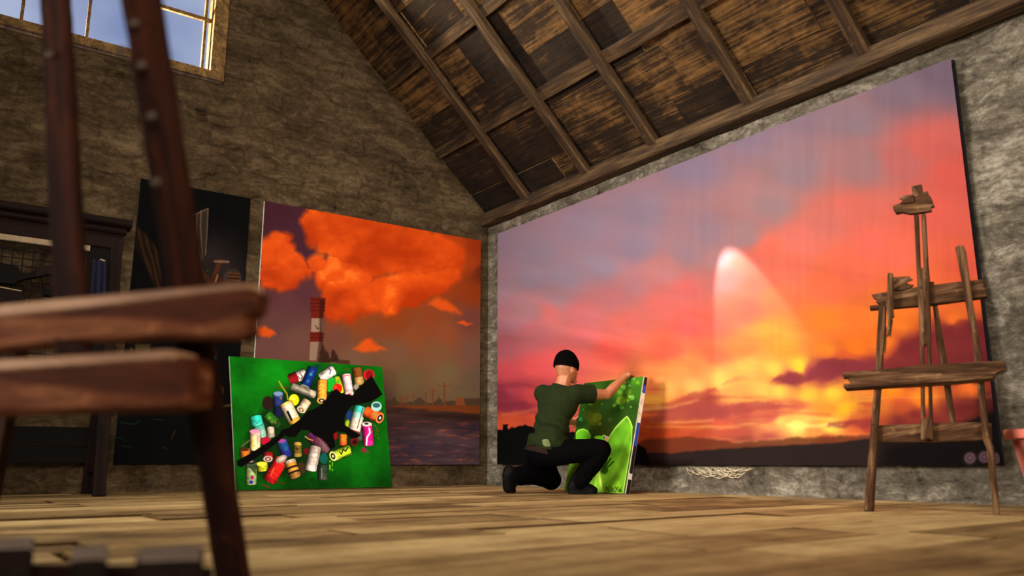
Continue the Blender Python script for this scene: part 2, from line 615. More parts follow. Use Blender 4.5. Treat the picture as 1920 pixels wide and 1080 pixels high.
for nm, lo, hi, axis in (('window_added_2', (WIN2[0], -9.8, WIN2[2]), (WIN2[1], -9.68, WIN2[3]), 0), ('window_added_3', (9.98, WIN3[0], WIN3[2]), (10.1, WIN3[1], WIN3[3]), 1)):  # neither window is known; both are added to go with the area lights
    w = thing(nm, lo, 'wood framed window added unseen behind the viewer', 'window'); w['kind'] = 'structure'
    f = .08
    a, b = list(lo), list(hi)
    box('frame', a, (b[0], b[1], a[2] + f), M_WINDOW, w)
    box('frame', (a[0], a[1], b[2] - f), b, M_WINDOW, w)
    if axis == 0:
        box('frame', (a[0], a[1], a[2] + f), (a[0] + f, b[1], b[2] - f), M_WINDOW, w)
        box('frame', (b[0] - f, a[1], a[2] + f), (b[0], b[1], b[2] - f), M_WINDOW, w)
    else:
        box('frame', (a[0], a[1], a[2] + f), (b[0], a[1] + f, b[2] - f), M_WINDOW, w)
        box('frame', (a[0], b[1] - f, a[2] + f), (b[0], b[1], b[2] - f), M_WINDOW, w)

#PART2

# ------------------------------------------------------------------ painted canvases
class Paint:
    """colours on the points of one canvas; X, Y are drawing coordinates across it."""
    def __init__(s, X, Y):
        s.X, s.Y = X, Y
        s.c = np.zeros((len(X), 3))

    def zone(s, ox, oy, k):
        s.x = (s.X - ox) * k; s.y = (s.Y - oy) * k

    def idw(s, pts, power=3.2, warp=0.0, wscale=.02, seed=0.0, stretch=1.0):
        x = s.x + fbm(s.x * wscale, s.y * wscale * stretch, seed, 5) * warp
        y = s.y + fbm(s.x * wscale, s.y * wscale * stretch, seed + 9, 5) * warp / max(1, stretch * .7)
        W = np.zeros(len(x)); A = np.zeros((len(x), 3))
        for px, py, col in pts:
            w = ((x - px) ** 2 + ((y - py) * stretch) ** 2 + 4) ** (-power / 2)
            W += w; A += w[:, None] * np.array(col, float)
        return A / W[:, None]

    def mix(s, mask, col):
        mask = np.clip(mask, 0, 1)[:, None]
        s.c = s.c * (1 - mask) + np.asarray(col, float) * mask

    def disc(s, cx, cy, r, col, soft=2.0, a=1.0, ry=None, ang=0.0):
        ry = ry or r
        dx, dy = s.x - cx, s.y - cy
        if ang:
            ca, sa = math.cos(ang), math.sin(ang)
            dx, dy = dx * ca + dy * sa, -dx * sa + dy * ca
        d = (np.sqrt((dx / r) ** 2 + (dy / ry) ** 2) - 1) * min(r, ry)
        s.mix(np.clip(.5 - d / soft, 0, 1) * a, col)

    def polymask(s, P, soft=2.0, warp=0.0, wscale=.05):
        x, y = s.x, s.y
        lo = np.min(P, 0) - soft * 2 - warp; hi = np.max(P, 0) + soft * 2 + warp
        idx = np.where((x > lo[0]) & (x < hi[0]) & (y > lo[1]) & (y < hi[1]))[0]
        m = np.zeros(len(x))
        if not len(idx):
            return m
        X, Y = x[idx], y[idx]
        if warp:
            X, Y = X + fbm(X * wscale, Y * wscale, 2.0, 4) * warp, Y + fbm(X * wscale, Y * wscale, 5.0, 4) * warp
        ins = np.zeros(len(idx), bool); D = np.full(len(idx), 1e9)
        n = len(P)
        for i in range(n):
            x0, y0 = P[i]; x1, y1 = P[(i + 1) % n]
            c = (y0 > Y) != (y1 > Y)
            if y1 != y0:
                ins ^= c & (X < (x1 - x0) * (Y - y0) / (y1 - y0) + x0)
            ex, ey = x1 - x0, y1 - y0
            t = np.clip(((X - x0) * ex + (Y - y0) * ey) / (ex * ex + ey * ey + 1e-9), 0, 1)
            D = np.minimum(D, np.hypot(X - x0 - t * ex, Y - y0 - t * ey))
        sd = np.where(ins, -D, D)
        m[idx] = np.clip(.5 - sd / soft, 0, 1)
        return m

    def poly(s, P, col, soft=2.0, a=1.0, warp=0.0, wscale=.05):
        s.mix(s.polymask(P, soft, warp, wscale) * a, col)

    def line(s, pts, w, col, soft=1.5, a=1.0):
        lo = np.min(pts, 0) - w - soft * 2; hi = np.max(pts, 0) + w + soft * 2
        idx = np.where((s.x > lo[0]) & (s.x < hi[0]) & (s.y > lo[1]) & (s.y < hi[1]))[0]
        if not len(idx):
            return
        X, Y = s.x[idx], s.y[idx]
        D = np.full(len(idx), 1e9)
        for (x0, y0), (x1, y1) in zip(pts[:-1], pts[1:]):
            ex, ey = x1 - x0, y1 - y0
            t = np.clip(((X - x0) * ex + (Y - y0) * ey) / (ex * ex + ey * ey + 1e-9), 0, 1)
            D = np.minimum(D, np.hypot(X - x0 - t * ex, Y - y0 - t * ey))
        m = np.zeros(len(s.x)); m[idx] = np.clip(.5 - (D - w / 2) / soft, 0, 1) * a
        s.mix(m, col)

    def can(s, p0, p1, r, bands, end=None, soft=3.0):
        """painted spray can from p0 to p1; bands = [(t, colour)...] along the axis."""
        p0, p1 = np.array(p0, float), np.array(p1, float)
        ax = p1 - p0; L = np.hypot(*ax); ax /= L
        dx, dy = s.x - p0[0], s.y - p0[1]
        t = dx * ax[0] + dy * ax[1]
        q = -dx * ax[1] + dy * ax[0]
        bow = .28 * r * np.sqrt(np.clip(1 - (q / r) ** 2, 0, 1))
        d = np.maximum(np.abs(q) - r, np.maximum(-t - bow, t - L - bow))
        m = np.clip(.5 - d / soft, 0, 1)
        if m.max() <= 0:
            return
        s.mix(np.clip(.55 - (d - 4) / 8, 0, 1) * .55, (6, 14, 6))
        col = np.zeros((len(s.x), 3)) + np.array(bands[0][1], float)
        for k, c in bands[1:]:
            col = np.where((t / L + bow / L * .6 > k)[:, None], np.array(c, float), col)
        roll = 1 - .55 * np.clip(np.abs(q / r + .25), 0, 1.3) ** 2
        dab = 1 + fbm(s.x * .06, s.y * .06, r * .1, 3) * .6
        s.mix(m, np.clip(col * (roll * dab)[:, None] * 1.12, 0, 255))
        if end is not None:
            e = p1
            for k, c in ((1.0, end[0]), (.66, end[1]), (.3, end[2])):
                s.disc(e[0], e[1], r * .95 * k, c, 3, 1, r * .62 * k, math.atan2(ax[1], ax[0]) + math.pi / 2)


def painting(name, BL, BR, TL, nx, ny, fn, thick, label, gain=1.0, wrinkle=None, edge_mat=None, rough=.75, cat='painting', sides=None):
    BL, BR, TL = [np.asarray(p, float) for p in (BL, BR, TL)]
    eu, ev = BR - BL, TL - BL
    N = np.cross(eu, ev); N /= np.linalg.norm(N)
    U, V = np.meshgrid(np.linspace(0, 1, nx + 1), np.linspace(0, 1, ny + 1), indexing='ij')
    U, V = U.ravel(), V.ravel()
    base = (BL + BR) / 2
    P = BL + U[:, None] * eu + V[:, None] * ev
    X, Y = proj(P)
    pt = Paint(X, Y)
    fn(pt)
    if wrinkle is not None:
        edge = np.clip(np.minimum(np.minimum(U, 1 - U), np.minimum(V, 1 - V)) * 25, 0, 1)
        P = P + N * (.022 + wrinkle(U * np.linalg.norm(eu), V * np.linalg.norm(ev)) * edge)[:, None]
    idx = np.arange((nx + 1) * (ny + 1)).reshape(nx + 1, ny + 1)
    q = np.stack([idx[:-1, :-1], idx[1:, :-1], idx[1:, 1:], idx[:-1, 1:]], -1).reshape(-1, 4)
    me = bpy.data.meshes.new('painted_canvas')
    me.vertices.add(len(P)); me.vertices.foreach_set('co', (P - base).astype(np.float32).ravel())
    me.loops.add(q.size); me.loops.foreach_set('vertex_index', q.astype(np.int32).ravel())
    me.polygons.add(len(q)); me.polygons.foreach_set('loop_start', np.arange(0, q.size, 4, dtype=np.int32))
    me.polygons.foreach_set('use_smooth', np.ones(len(q), bool))
    me.update(calc_edges=True)
    a = me.color_attributes.new('paint', 'FLOAT_COLOR', 'POINT')
    rgb = np.clip(lin(pt.c) / gain, 0.002, .97)
    a.data.foreach_set('color', np.concatenate([rgb, np.ones((len(rgb), 1))], 1).astype(np.float32).ravel())
    me.materials.append(paint_mat(name + '_paint', rough))
    root = thing(name, base, label, cat)
    o = bpy.data.objects.new('painted_canvas', me); COL.objects.link(o)
    o.parent = root
    back = -N * thick
    f0 = -N * .0015
    slab_poly('stretcher', [BL + f0, BR + f0, BR + ev + f0, TL + f0], back, edge_mat or M_WHITE_EDGE, root)
    return root, N


# --- sunset ----------------------------------------------------------------
SUN_PTS = [
    (945, 460, (150, 128, 148)), (1010, 480, (150, 130, 150)), (1100, 430, (148, 127, 148)), (1200, 400, (143, 123, 143)), (1300, 320, (138, 118, 140)), (1400, 250, (138, 117, 138)), (1500, 220, (140, 116, 132)),
    (1600, 230, (140, 116, 128)), (1700, 170, (126, 106, 122)), (1775, 145, (118, 98, 116)), (1620, 310, (160, 116, 120)), (1690, 300, (190, 104, 102)), (1750, 270, (205, 98, 92)), (1795, 330, (215, 92, 82)), (1760, 400, (224, 96, 84)),
    (1500, 320, (148, 120, 130)), (1450, 390, (155, 122, 128)), (1400, 440, (158, 122, 128)), (1330, 430, (150, 120, 134)), (1550, 420, (204, 110, 100)), (1610, 390, (216, 108, 96)), (1500, 455, (216, 112, 100)), (1640, 450, (230, 106, 90)), (1700, 480, (234, 106, 84)), (1815, 500, (228, 92, 72)),
    (1350, 480, (172, 124, 128)), (1290, 470, (156, 122, 134)), (1250, 500, (188, 122, 124)), (1200, 460, (146, 124, 146)), (1130, 500, (150, 130, 150)), (1180, 540, (180, 122, 128)), (1060, 520, (152, 132, 152)), (1000, 530, (156, 135, 155)), (950, 545, (166, 135, 150)), (1050, 560, (170, 128, 140)),
    (1400, 490, (220, 112, 96)), (1360, 530, (190, 112, 108)), (1420, 540, (222, 106, 88)), (1290, 545, (214, 106, 104)), (1240, 570, (218, 108, 102)), (1160, 560, (196, 116, 120)), (1100, 585, (205, 112, 116)),
    (1035, 590, (218, 118, 118)), (990, 580, (180, 128, 138)), (1000, 620, (200, 112, 122)), (950, 600, (180, 122, 136)), (950, 650, (196, 104, 116)), (1100, 625, (212, 106, 108)), (1180, 600, (218, 108, 100)), (1290, 610, (232, 98, 92)), (1340, 600, (230, 98, 84)),
    (1150, 660, (238, 92, 80)), (1250, 660, (242, 96, 74)), (1050, 680, (232, 92, 92)), (1000, 690, (226, 86, 90)), (960, 700, (210, 80, 90)), (965, 728, (170, 62, 78)), (955, 760, (146, 52, 70)), (1000, 745, (196, 70, 72)), (990, 765, (150, 50, 66)), (960, 792, (228, 92, 56)), (1000, 790, (220, 86, 56)), (945, 740, (140, 50, 70)),
    (1220, 722, (246, 134, 76)), (1260, 700, (250, 150, 80)), (1250, 722, (255, 172, 88)), (1230, 750, (250, 184, 76)), (1300, 690, (250, 136, 76)), (1300, 722, (255, 184, 96)), (1350, 710, (255, 180, 88)), (1340, 660, (244, 110, 76)),
    (1290, 748, (190, 84, 58)), (1330, 742, (176, 76, 60)), (1350, 772, (172, 76, 68)), (1310, 768, (180, 82, 62)), (1260, 765, (222, 128, 60)), (1230, 775, (220, 110, 50)), (1210, 795, (198, 80, 36)), (1250, 812, (176, 68, 34)), (1300, 802, (205, 84, 50)), (1350, 798, (214, 92, 66)), (1390, 812, (190, 84, 66)), (1300, 818, (176, 70, 42)),
    (1440, 470, (228, 108, 88)), (1450, 560, (236, 114, 76)), (1480, 510, (228, 110, 90)), (1400, 580, (228, 102, 82)), (1450, 630, (246, 138, 58)), (1550, 540, (238, 108, 72)), (1560, 600, (248, 122, 44)), (1610, 650, (250, 122, 34)), (1640, 600, (240, 118, 46)), (1600, 500, (234, 106, 80)), (1390, 650, (244, 130, 70)),
    (1500, 685, (255, 196, 56)), (1470, 655, (252, 150, 54)), (1450, 695, (255, 190, 76)), (1400, 690, (252, 176, 84)), (1555, 660, (244, 130, 44)), (1590, 672, (214, 92, 48)),
    (1555, 690, (132, 52, 60)), (1590, 688, (136, 50, 58)), (1620, 690, (140, 50, 56)), (1520, 696, (160, 68, 66)), (1480, 706, (170, 76, 68)), (1545, 705, (150, 60, 60)), (1460, 712, (200, 110, 70)),
    (1430, 728, (250, 184, 84)), (1460, 728, (255, 200, 80)), (1510, 735, (255, 190, 64)), (1560, 735, (255, 200, 60)), (1600, 722, (236, 132, 56)), (1420, 745, (230, 150, 76)), (1380, 740, (244, 164, 84)),
    (1450, 762, (196, 92, 70)), (1400, 770, (186, 84, 68)), (1490, 760, (206, 104, 70)), (1550, 765, (244, 150, 50)), (1500, 778, (250, 180, 84)), (1580, 765, (255, 184, 42)), (1450, 782, (200, 96, 76)),
    (1500, 797, (255, 235, 118)), (1470, 790, (252, 190, 96)), (1560, 798, (255, 222, 84)), (1600, 790, (220, 106, 56)), (1450, 803, (236, 136, 88)), (1630, 795, (190, 72, 50)), (1530, 806, (244, 150, 74)),
    (1450, 822, (184, 90, 76)), (1400, 828, (160, 74, 60)), (1550, 820, (204, 94, 62)), (1610, 812, (232, 112, 58)),
    (1700, 560, (246, 122, 46)), (1760, 560, (240, 110, 48)), (1690, 600, (242, 122, 38)), (1830, 560, (230, 100, 48)), (1800, 600, (236, 112, 40)), (1790, 530, (234, 100, 62)), (1720, 520, (240, 108, 66)),
    (1830, 625, (128, 44, 46)), (1780, 622, (130, 46, 46)), (1740, 640, (126, 42, 46)), (1700, 652, (124, 42, 46)), (1655, 640, (238, 116, 36)), (1640, 682, (136, 48, 52)), (1750, 685, (110, 36, 42)), (1855, 680, (92, 32, 36)), (1690, 700, (120, 42, 46)), (1800, 700, (108, 36, 40)),
    (1670, 735, (250, 130, 30)), (1730, 738, (246, 132, 38)), (1820, 732, (228, 108, 42)), (1690, 762, (200, 86, 46)), (1720, 780, (140, 50, 46)), (1800, 770, (122, 42, 42)), (1650, 762, (242, 130, 50)), (1750, 805, (110, 40, 40)), (1850, 760, (96, 34, 36)), (1680, 800, (130, 46, 46)), (1650, 812, (190, 80, 50)),
]


def paint_sunset(p):
    p.zone(0, 0, 1)
    p.c = p.idw(SUN_PTS, 3.3, 30, .011, 1.0, 1.35)
    # torn cloud fringe and long streaks, painted as lighter / darker dabs
    n = fbm(p.x * .006 + p.y * .004, p.y * .03 - p.x * .006, 3.0, 6)
    p.c = p.c * (1 + np.clip(n, -.4, .4) * (.10 + .30 * np.clip((p.y - 480) / 160, 0, 1)))[:, None]
    st = fbm(p.x * .009, p.y * .07, 8.0, 5)
    low = np.clip((p.y - 690) / 60, 0, 1)
    p.mix(np.clip((st - .10) * 5, 0, 1) * low * .5, (150, 60, 56))
    p.mix(np.clip((-st - .14) * 5, 0, 1) * low * .45 * (p.x > 1200), (255, 200, 96))
    for pts, w, c, a in ([(1205, 768), (1260, 764), (1310, 752)], 4, (255, 214, 120), .7), ([(1480, 797), (1530, 799), (1580, 797)], 5, (255, 240, 130), .8), ([(1500, 783), (1570, 787)], 3, (255, 214, 110), .6), ([(1560, 795), (1640, 788)], 5, (168, 58, 56), .7), ([(1225, 790), (1280, 792), (1340, 788)], 3, (255, 190, 120), .5), ([(1420, 776), (1500, 774), (1560, 778)], 4, (196, 92, 70), .6), ([(940, 724), (990, 722), (1020, 730)], 8, (150, 52, 70), .6), ([(940, 762), (985, 758)], 10, (140, 46, 66), .7), ([(945, 778), (990, 772), (1010, 766)], 4, (240, 120, 84), .6):
        p.line(pts, w, c, 7, a)
    for P_, c_, a_ in (
            ([(1452, 716), (1480, 697), (1518, 704), (1534, 686), (1566, 671), (1630, 678), (1665, 690), (1650, 704), (1560, 711), (1522, 713), (1490, 720)], (134, 52, 60), .85),
            ([(1242, 760), (1270, 750), (1300, 738), (1348, 726), (1352, 734), (1310, 748), (1262, 764)], (178, 80, 60), .75),
            ([(1205, 788), (1250, 768), (1312, 752), (1352, 760), (1420, 754), (1496, 758), (1440, 770), (1380, 776), (1300, 786), (1240, 794)], (166, 70, 66), .75),
            ([(1360, 716), (1385, 709), (1408, 710), (1390, 716), (1368, 720)], (214, 120, 74), .6),
            ([(1555, 795), (1600, 788), (1650, 786), (1650, 798), (1590, 801)], (150, 54, 56), .7),
            ([(1610, 760), (1650, 752), (1650, 760), (1624, 764)], (190, 76, 56), .6),
            ([(1650, 690), (1670, 668), (1710, 640), (1760, 622), (1800, 606), (1850, 600), (1860, 660), (1860, 730), (1800, 712), (1730, 716), (1650, 712)], (116, 38, 44), .6)):
        p.poly(P_, c_, 7, a_, 16, .05)
    # hazy ridge, then the black near hills with a tower and trees on the left
    p.poly([(1190, 835), (1215, 824), (1255, 822), (1290, 819), (1340, 823), (1380, 830), (1440, 826), (1500, 820), (1640, 816), (1640, 890), (1180, 890)], (92, 44, 26), 6, .75, 5, .1)
    p.poly([(1190, 848), (1260, 850), (1330, 844), (1400, 839), (1480, 835), (1560, 831), (1640, 822), (1700, 816), (1760, 806), (1820, 790), (1860, 772), (1910, 760), (1910, 900), (1180, 900)], (40, 30, 29), 4, .97, 3, .1)
    p.poly([(1660, 835), (1780, 810), (1910, 758), (1910, 900), (1640, 900)], (14, 9, 10), 30, .92)
    p.poly([(1170, 862), (1300, 868), (1300, 900), (1170, 900)], (14, 8, 7), 16, .8)
    p.poly([(930, 806), (946, 805), (946, 796), (955, 796), (955, 805), (962, 802), (975, 800), (985, 797), (1000, 800), (1010, 802), (1040, 806), (1120, 815), (1190, 826), (1215, 842), (1230, 890), (930, 890)], (8, 4, 5), 2, 1, 5, .25)
    # three pale ring emblems in the lower right corner
    for cx, cy in ((1822, 859), (1849, 857), (1869, 860)):
        p.disc(cx, cy, 11, (128, 96, 100), 5, .75); p.disc(cx, cy, 6, (60, 46, 60), 4, .8); p.disc(cx, cy, 2.6, (130, 96, 110), 3, .8)
    # thin drips of the brush down the right part
    dr = fbm(p.x * .12, p.y * .008, 5.0, 4)
    p.c = p.c * (1 + dr * .07 * np.clip((p.x - 1150) / 300, 0, 1))[:, None]


def sun_wr(u, v):
    k = np.clip((u - .6) / 1.6, .25, 1)
    return k * (fbm(u * 4.5, v * .9, 2.0, 4) * .013 + fbm(u * 14, v * 2.0, 6.0, 3) * .002) + .012 * fbm(u * 1.4 + v * 1.2, v * 1.7 - u, 4.0, 4)


painting('sunset_painting', (.279, -.045, .212), (5.2006, -.045, .2135), (.279, -.045, 2.685), 820, 470, paint_sunset, .03,
         'huge wall-sized painting of an orange and purple sunset sky over dark hills', 1.72, sun_wr, M_DARK_EDGE)


# --- orange clouds over a chimney -------------------------------------------
def paint_chimney(p):
    p.zone(460, 360, 3.177)
    bg = [(60, 120, (62, 28, 40)), (200, 120, (64, 30, 42)), (300, 250, (66, 34, 48)), (420, 380, (60, 34, 48)), (130, 620, (84, 46, 52)), (250, 640, (92, 52, 56)), (330, 620, (84, 46, 54)), (180, 780, (92, 58, 58)), (300, 900, (104, 70, 62)), (100, 930, (100, 66, 62)),
          (560, 850, (110, 68, 54)), (700, 800, (128, 66, 36)), (900, 760, (132, 62, 28)), (1100, 760, (136, 64, 34)), (1000, 860, (130, 72, 40)), (1200, 850, (134, 72, 42)), (1330, 780, (110, 60, 52)), (1350, 600, (136, 54, 20)), (1340, 420, (160, 58, 18)), (1370, 330, (150, 48, 14)), (1250, 330, (190, 62, 16)), (1390, 480, (104, 40, 20)),
          (640, 1000, (112, 82, 62)), (900, 960, (114, 80, 58)), (1150, 960, (118, 80, 52)), (1350, 940, (112, 76, 62)), (700, 1150, (92, 76, 56)), (950, 1120, (100, 84, 58)), (1200, 1080, (108, 90, 62)), (1380, 1120, (96, 78, 62)), (1000, 1230, (96, 78, 56)), (1300, 1220, (98, 82, 60)), (800, 1230, (80, 62, 52))]
    p.c = p.idw(bg, 3.0, 60, .006, 3.0)
    cl = [(200, 330, 80), (130, 360, 90), (250, 400, 85), (320, 430, 70), (150, 480, 90), (250, 490, 80), (330, 470, 60), (120, 545, 40), (200, 540, 40), (380, 490, 36),
          (430, 220, 96), (420, 150, 50), (500, 170, 90), (560, 220, 110), (700, 250, 130), (850, 290, 130), (1000, 320, 130), (1130, 350, 100), (600, 340, 120), (510, 300, 90), (750, 370, 130), (900, 380, 120), (1050, 400, 120), (1150, 420, 100), (1230, 440, 76), (560, 480, 100), (630, 540, 120), (550, 600, 90), (520, 700, 70), (610, 680, 90), (720, 640, 110), (820, 600, 120), (950, 580, 110), (1050, 560, 90), (1150, 530, 90), (1220, 500, 70), (440, 450, 60), (480, 520, 60), (760, 690, 60), (860, 670, 50), (430, 400, 50), (1200, 380, 90)]
    wx = p.x + fbm(p.x * .008, p.y * .008, 1.0, 6) * 110
    wy = p.y + fbm(p.x * .008, p.y * .008, 4.0, 6) * 110
    D = np.full(len(p.x), 1e9)
    rel = np.zeros(len(p.x))
    for cx, cy, r in cl:
        d = np.hypot(wx - cx, wy - cy) - r
        b = np.clip(-d / r, 0, 1)
        sh = (wy - cy) / r
        rel = np.where(d < D, b * .4 - sh * .45, rel)
        D = np.minimum(D, d)
    m = np.clip(.5 - D / 34, 0, 1) * (p.y > 0)
    tone = -.08 + fbm(p.x * .006, p.y * .008, 2.0, 6) * 2.0 + rel * .35 - np.clip((p.x - 1150) / 260, 0, 1) * .5
    tone = tone - .35 * np.exp(-((p.x - 760) / 90) ** 2 - ((p.y - 430) / 130) ** 2) - .35 * np.exp(-((p.x - 950) / 140) ** 2 - ((p.y - 365) / 30) ** 2)
    t = np.clip(tone + .5, 0, 1)[:, None]
    col = (1 - t) * np.array((176, 52, 8)) + t * np.array((238, 92, 22))
    col = np.where(t > .8, col + (t - .8) * np.array((40, 110, 60)), col)
    p.mix(m * .96, col)
    fr = np.clip(.5 - (D - 40) / 60, 0, 1) * (1 - m) * (p.x > 480)
    p.mix(fr * .4, (150, 62, 20))
    for P, sf in ([(640, 938), (690, 905), (715, 872), (750, 868), (780, 910), (845, 938), (740, 962)], 22), ([(60, 800), (130, 800), (178, 842), (140, 872), (60, 850)], 22), ([(1090, 668), (1130, 630), (1200, 636), (1240, 690), (1290, 722), (1200, 712)], 24), ([(1258, 778), (1300, 766), (1345, 784), (1310, 802)], 16):
        p.poly(P, (222, 84, 20), sf, .9, 34, .02)
    # chimney
    x, y = p.x, p.y
    p.poly([(389, 626), (476, 630), (473, 712), (462, 712), (464, 850), (462, 880), (440, 1010), (378, 1004), (392, 760), (388, 712)], (104, 28, 18), 5)
    p.poly([(394, 752), (464, 752), (464, 834), (390, 834)], (150, 126, 108), 4)
    p.poly([(386, 892), (456, 892), (440, 1006), (380, 1002)], (142, 116, 98), 4)
    p.poly([(442, 640), (476, 640), (470, 712), (464, 760), (462, 890), (440, 1006), (424, 1006), (440, 880)], (40, 14, 12), 12, .6)
    for yy in (640, 662, 684, 706, 846, 866):
        p.line([(386, yy), (474, yy + 2)], 5, (56, 14, 10), 4, .7)
    p.disc(430, 812, 6, (30, 24, 24), 3); p.disc(420, 800, 5, (60, 50, 44), 3)
    for cx, h in ((462, 900), (484, 940), (525, 930), (545, 965)):
        p.poly([(cx - 26, 1015), (cx - 12, h + 30), (cx, h), (cx + 12, h + 30), (cx + 26, 1015)], (52, 32, 22), 6, .95, 16, .08)
    p.poly([(550, 998), (622, 1002), (622, 1030), (550, 1030)], (76, 46, 34), 5)
    # far bank with poles, trees and a house, then the water
    p.zone(640, 640, 3.6)
    x, y = p.x, p.y
    p.poly([(280, 436), (300, 400), (345, 390), (360, 376), (375, 412), (420, 418), (500, 400), (530, 376), (560, 402), (600, 416), (640, 400), (660, 376), (690, 410), (760, 400), (840, 385), (940, 380), (940, 436), (280, 440)], (66, 50, 36), 8, .9, 20, .06)
    p.poly([(770, 432), (772, 388), (782, 380), (784, 362), (792, 362), (794, 380), (828, 384), (836, 432)], (124, 66, 34), 4, .9)
    p.disc(828, 446, 12, (128, 110, 84), 6, .8)
    for px_, ty in ((398, 376), (410, 372), (430, 368), (448, 362), (487, 360), (571, 346), (616, 322), (695, 282)):
        w = 3 + (430 - ty) * .05
        p.line([(px_, ty), (px_ + 1, 434)], w, (104, 60, 34), 3)
        p.line([(px_ - w * 3.2, ty + 10 + (430 - ty) * .05), (px_ + w * 3.2, ty + 12 + (430 - ty) * .05)], w * .7, (110, 66, 38), 3)
    p.line([(695, 295), (660, 312), (616, 330)], 1.5, (84, 66, 50), 2, .6)
    p.line([(700, 295), (780, 310), (880, 316), (935, 318)], 1.5, (84, 66, 50), 2, .6)
    wat = np.clip((y - 432 - np.clip((x - 300) * .085, 0, 60) - fbm(x * .02, y * .02, 1.0, 3) * 12) / 14, 0, 1)
    p.mix(np.clip((y - 430) / 8, 0, 1) * (x > 250), (104, 52, 24))
    p.mix(np.clip((y - 452) / 30, 0, 1) * np.clip((x - 420) / 300, 0, 1) * .6, (122, 58, 22))
    s1 = fbm(x * .006, y * .04, 3.0, 5); s2 = fbm(x * .012, y * .07, 7.0, 5)
    dep = np.clip((y - 480) / 200, 0, 1)[:, None]
    wc = (1 - dep) * np.array((56, 38, 34)) + dep * np.array((66, 50, 58))
    wc = wc * (1 + s1 * .9)[:, None]
    wc = wc + np.clip(s2 - .08, 0, 1)[:, None] * np.array((210, 70, 0)) * (y > 540)[:, None] + np.clip(-s1 - .06, 0, 1)[:, None] * np.array((10, 16, 60))
    p.mix(wat, wc)
    p.mix(np.exp(-((y - 505 - (x - 600) * .03) / 22) ** 2) * np.clip((x - 420) / 200, 0, 1) * .7, (40, 22, 18))
    p.line([(800, 745), (850, 728), (886, 725), (880, 750), (845, 770), (895, 772), (870, 800), (830, 812), (822, 790), (850, 750), (866, 735)], 4, (62, 34, 22), 3, .9)
    p.line([(815, 815), (845, 800), (890, 765)], 3, (62, 34, 22), 3, .8)


painting('chimney_painting', (.035, -2.575, .212), (.035, -.125, .211), (.035, -2.575, 2.652), 420, 420, paint_chimney, .03,
         'painting of orange smoke clouds behind a red and white striped chimney', 1.08)


# --- dark still picture behind the near easel -------------------------------
def paint_dark(p):
    p.zone(0, 0, 1)
    p.c[:] = (7, 6, 7)
    p.mix(np.exp(-((p.x - 400) / 60) ** 2 - ((p.y - 500) / 60) ** 2) * .9, (52, 44, 44))
    p.c = p.c * (1 + fbm(p.x * .03, p.y * .03, 1.0, 5) * .8)[:, None]
    # brown hanging cloth at the left, folds
    P = [(258, 425), (275, 440), (297, 470), (306, 548), (290, 535), (262, 478), (252, 450)]
    f = np.sin((p.x + p.y * -.25) * .55 + fbm(p.x * .05, p.y * .02, 2.0, 3) * 5)
    p.mix(p.polymask(P, 6), np.stack([44 + 16 * f, 28 + 10 * f, 18 + 6 * f], -1))
    # pale torn rag
    p.poly([(368, 404), (371, 398), (388, 390), (391, 392), (388, 440), (386, 478), (382, 472), (380, 490), (376, 492), (373, 468), (370, 440)], (56, 46, 38), 3, .95, 4, .1)
    for ln in ([(369, 402), (367, 450), (371, 470)], [(377, 396), (376, 430), (380, 486)], [(390, 392), (388, 440), (385, 478)], [(362, 404), (390, 391)], [(373, 470), (377, 490)]):
        p.line(ln, 1.6, (150, 122, 92), 2, .8)
    # bent brown pipe and drum
    p.line([(367, 490), (384, 522), (396, 530), (404, 518)], 12, (70, 36, 20), 3)
    p.line([(372, 494), (386, 520)], 3, (120, 74, 44), 3, .7)
    p.line([(403, 518), (409, 498), (413, 490)], 10, (82, 44, 24), 3)
    p.line([(403, 490), (428, 491)], 4, (142, 108, 84), 3)
    p.line([(406, 520), (424, 532), (452, 533)], 11, (66, 34, 20), 3)
    p.disc(436, 522, 17, (74, 64, 60), 5, .7); p.disc(438, 520, 11, (58, 30, 18), 3)
    for k in (512, 518, 525):
        p.line([(429, k), (448, k + 1)], 2, (122, 86, 56), 2, .8)
    p.line([(404, 528), (408, 516)], 3, (170, 130, 96), 2, .8)
    p.disc(389, 508, 2, (20, 80, 24), 1.5)
    # small scattered lights below
    p.line([(246, 652), (247, 668)], 2.5, (130, 110, 36), 2, .8)
    p.poly([(253, 645), (282, 645), (280, 672), (254, 672)], (92, 78, 52), 4, .8)
    p.poly([(290, 652), (330, 648), (328, 672), (285, 672)], (8, 8, 26), 4)
    p.disc(401, 671, 5, (60, 120, 130), 4, .9); p.line([(396, 662), (404, 658), (408, 664)], 2, (96, 74, 52), 2, .7)
    p.line([(408, 720), (417, 726), (418, 736)], 2.5, (132, 92, 54), 2, .8)
    p.disc(411, 728, 6, (40, 22, 16), 4); p.line([(418, 762), (430, 760)], 4, (120, 86, 40), 3, .8)
    g = fbm(p.x * .03, p.y * .12, 4.0, 5)
    low = np.clip((p.y - 780) / 20, 0, 1) * np.clip((330 - p.x) / 60, 0, 1)
    p.mix(np.clip((g - .1) * 4, 0, 1) * low * .8, (10, 52, 24))
    for ln in ([(226, 792), (250, 796), (262, 790)], [(288, 786), (306, 788)], [(216, 820), (230, 822)], [(230, 836), (248, 838)], [(304, 838), (312, 842)]):
        p.line(ln, 2, (24, 84, 54), 3, .6)
    p.line([(322, 822), (328, 808)], 2, (84, 50, 30), 2, .8)


painting('dark_painting', (.035, -3.665, .226), (.035, -2.71, .226), (.035, -3.665, 2.65), 200, 480, paint_dark, .03,
         'nearly black painting of a pale torn rag and brown pipes, behind the near easel', 1.5, None, M_DARK_EDGE)


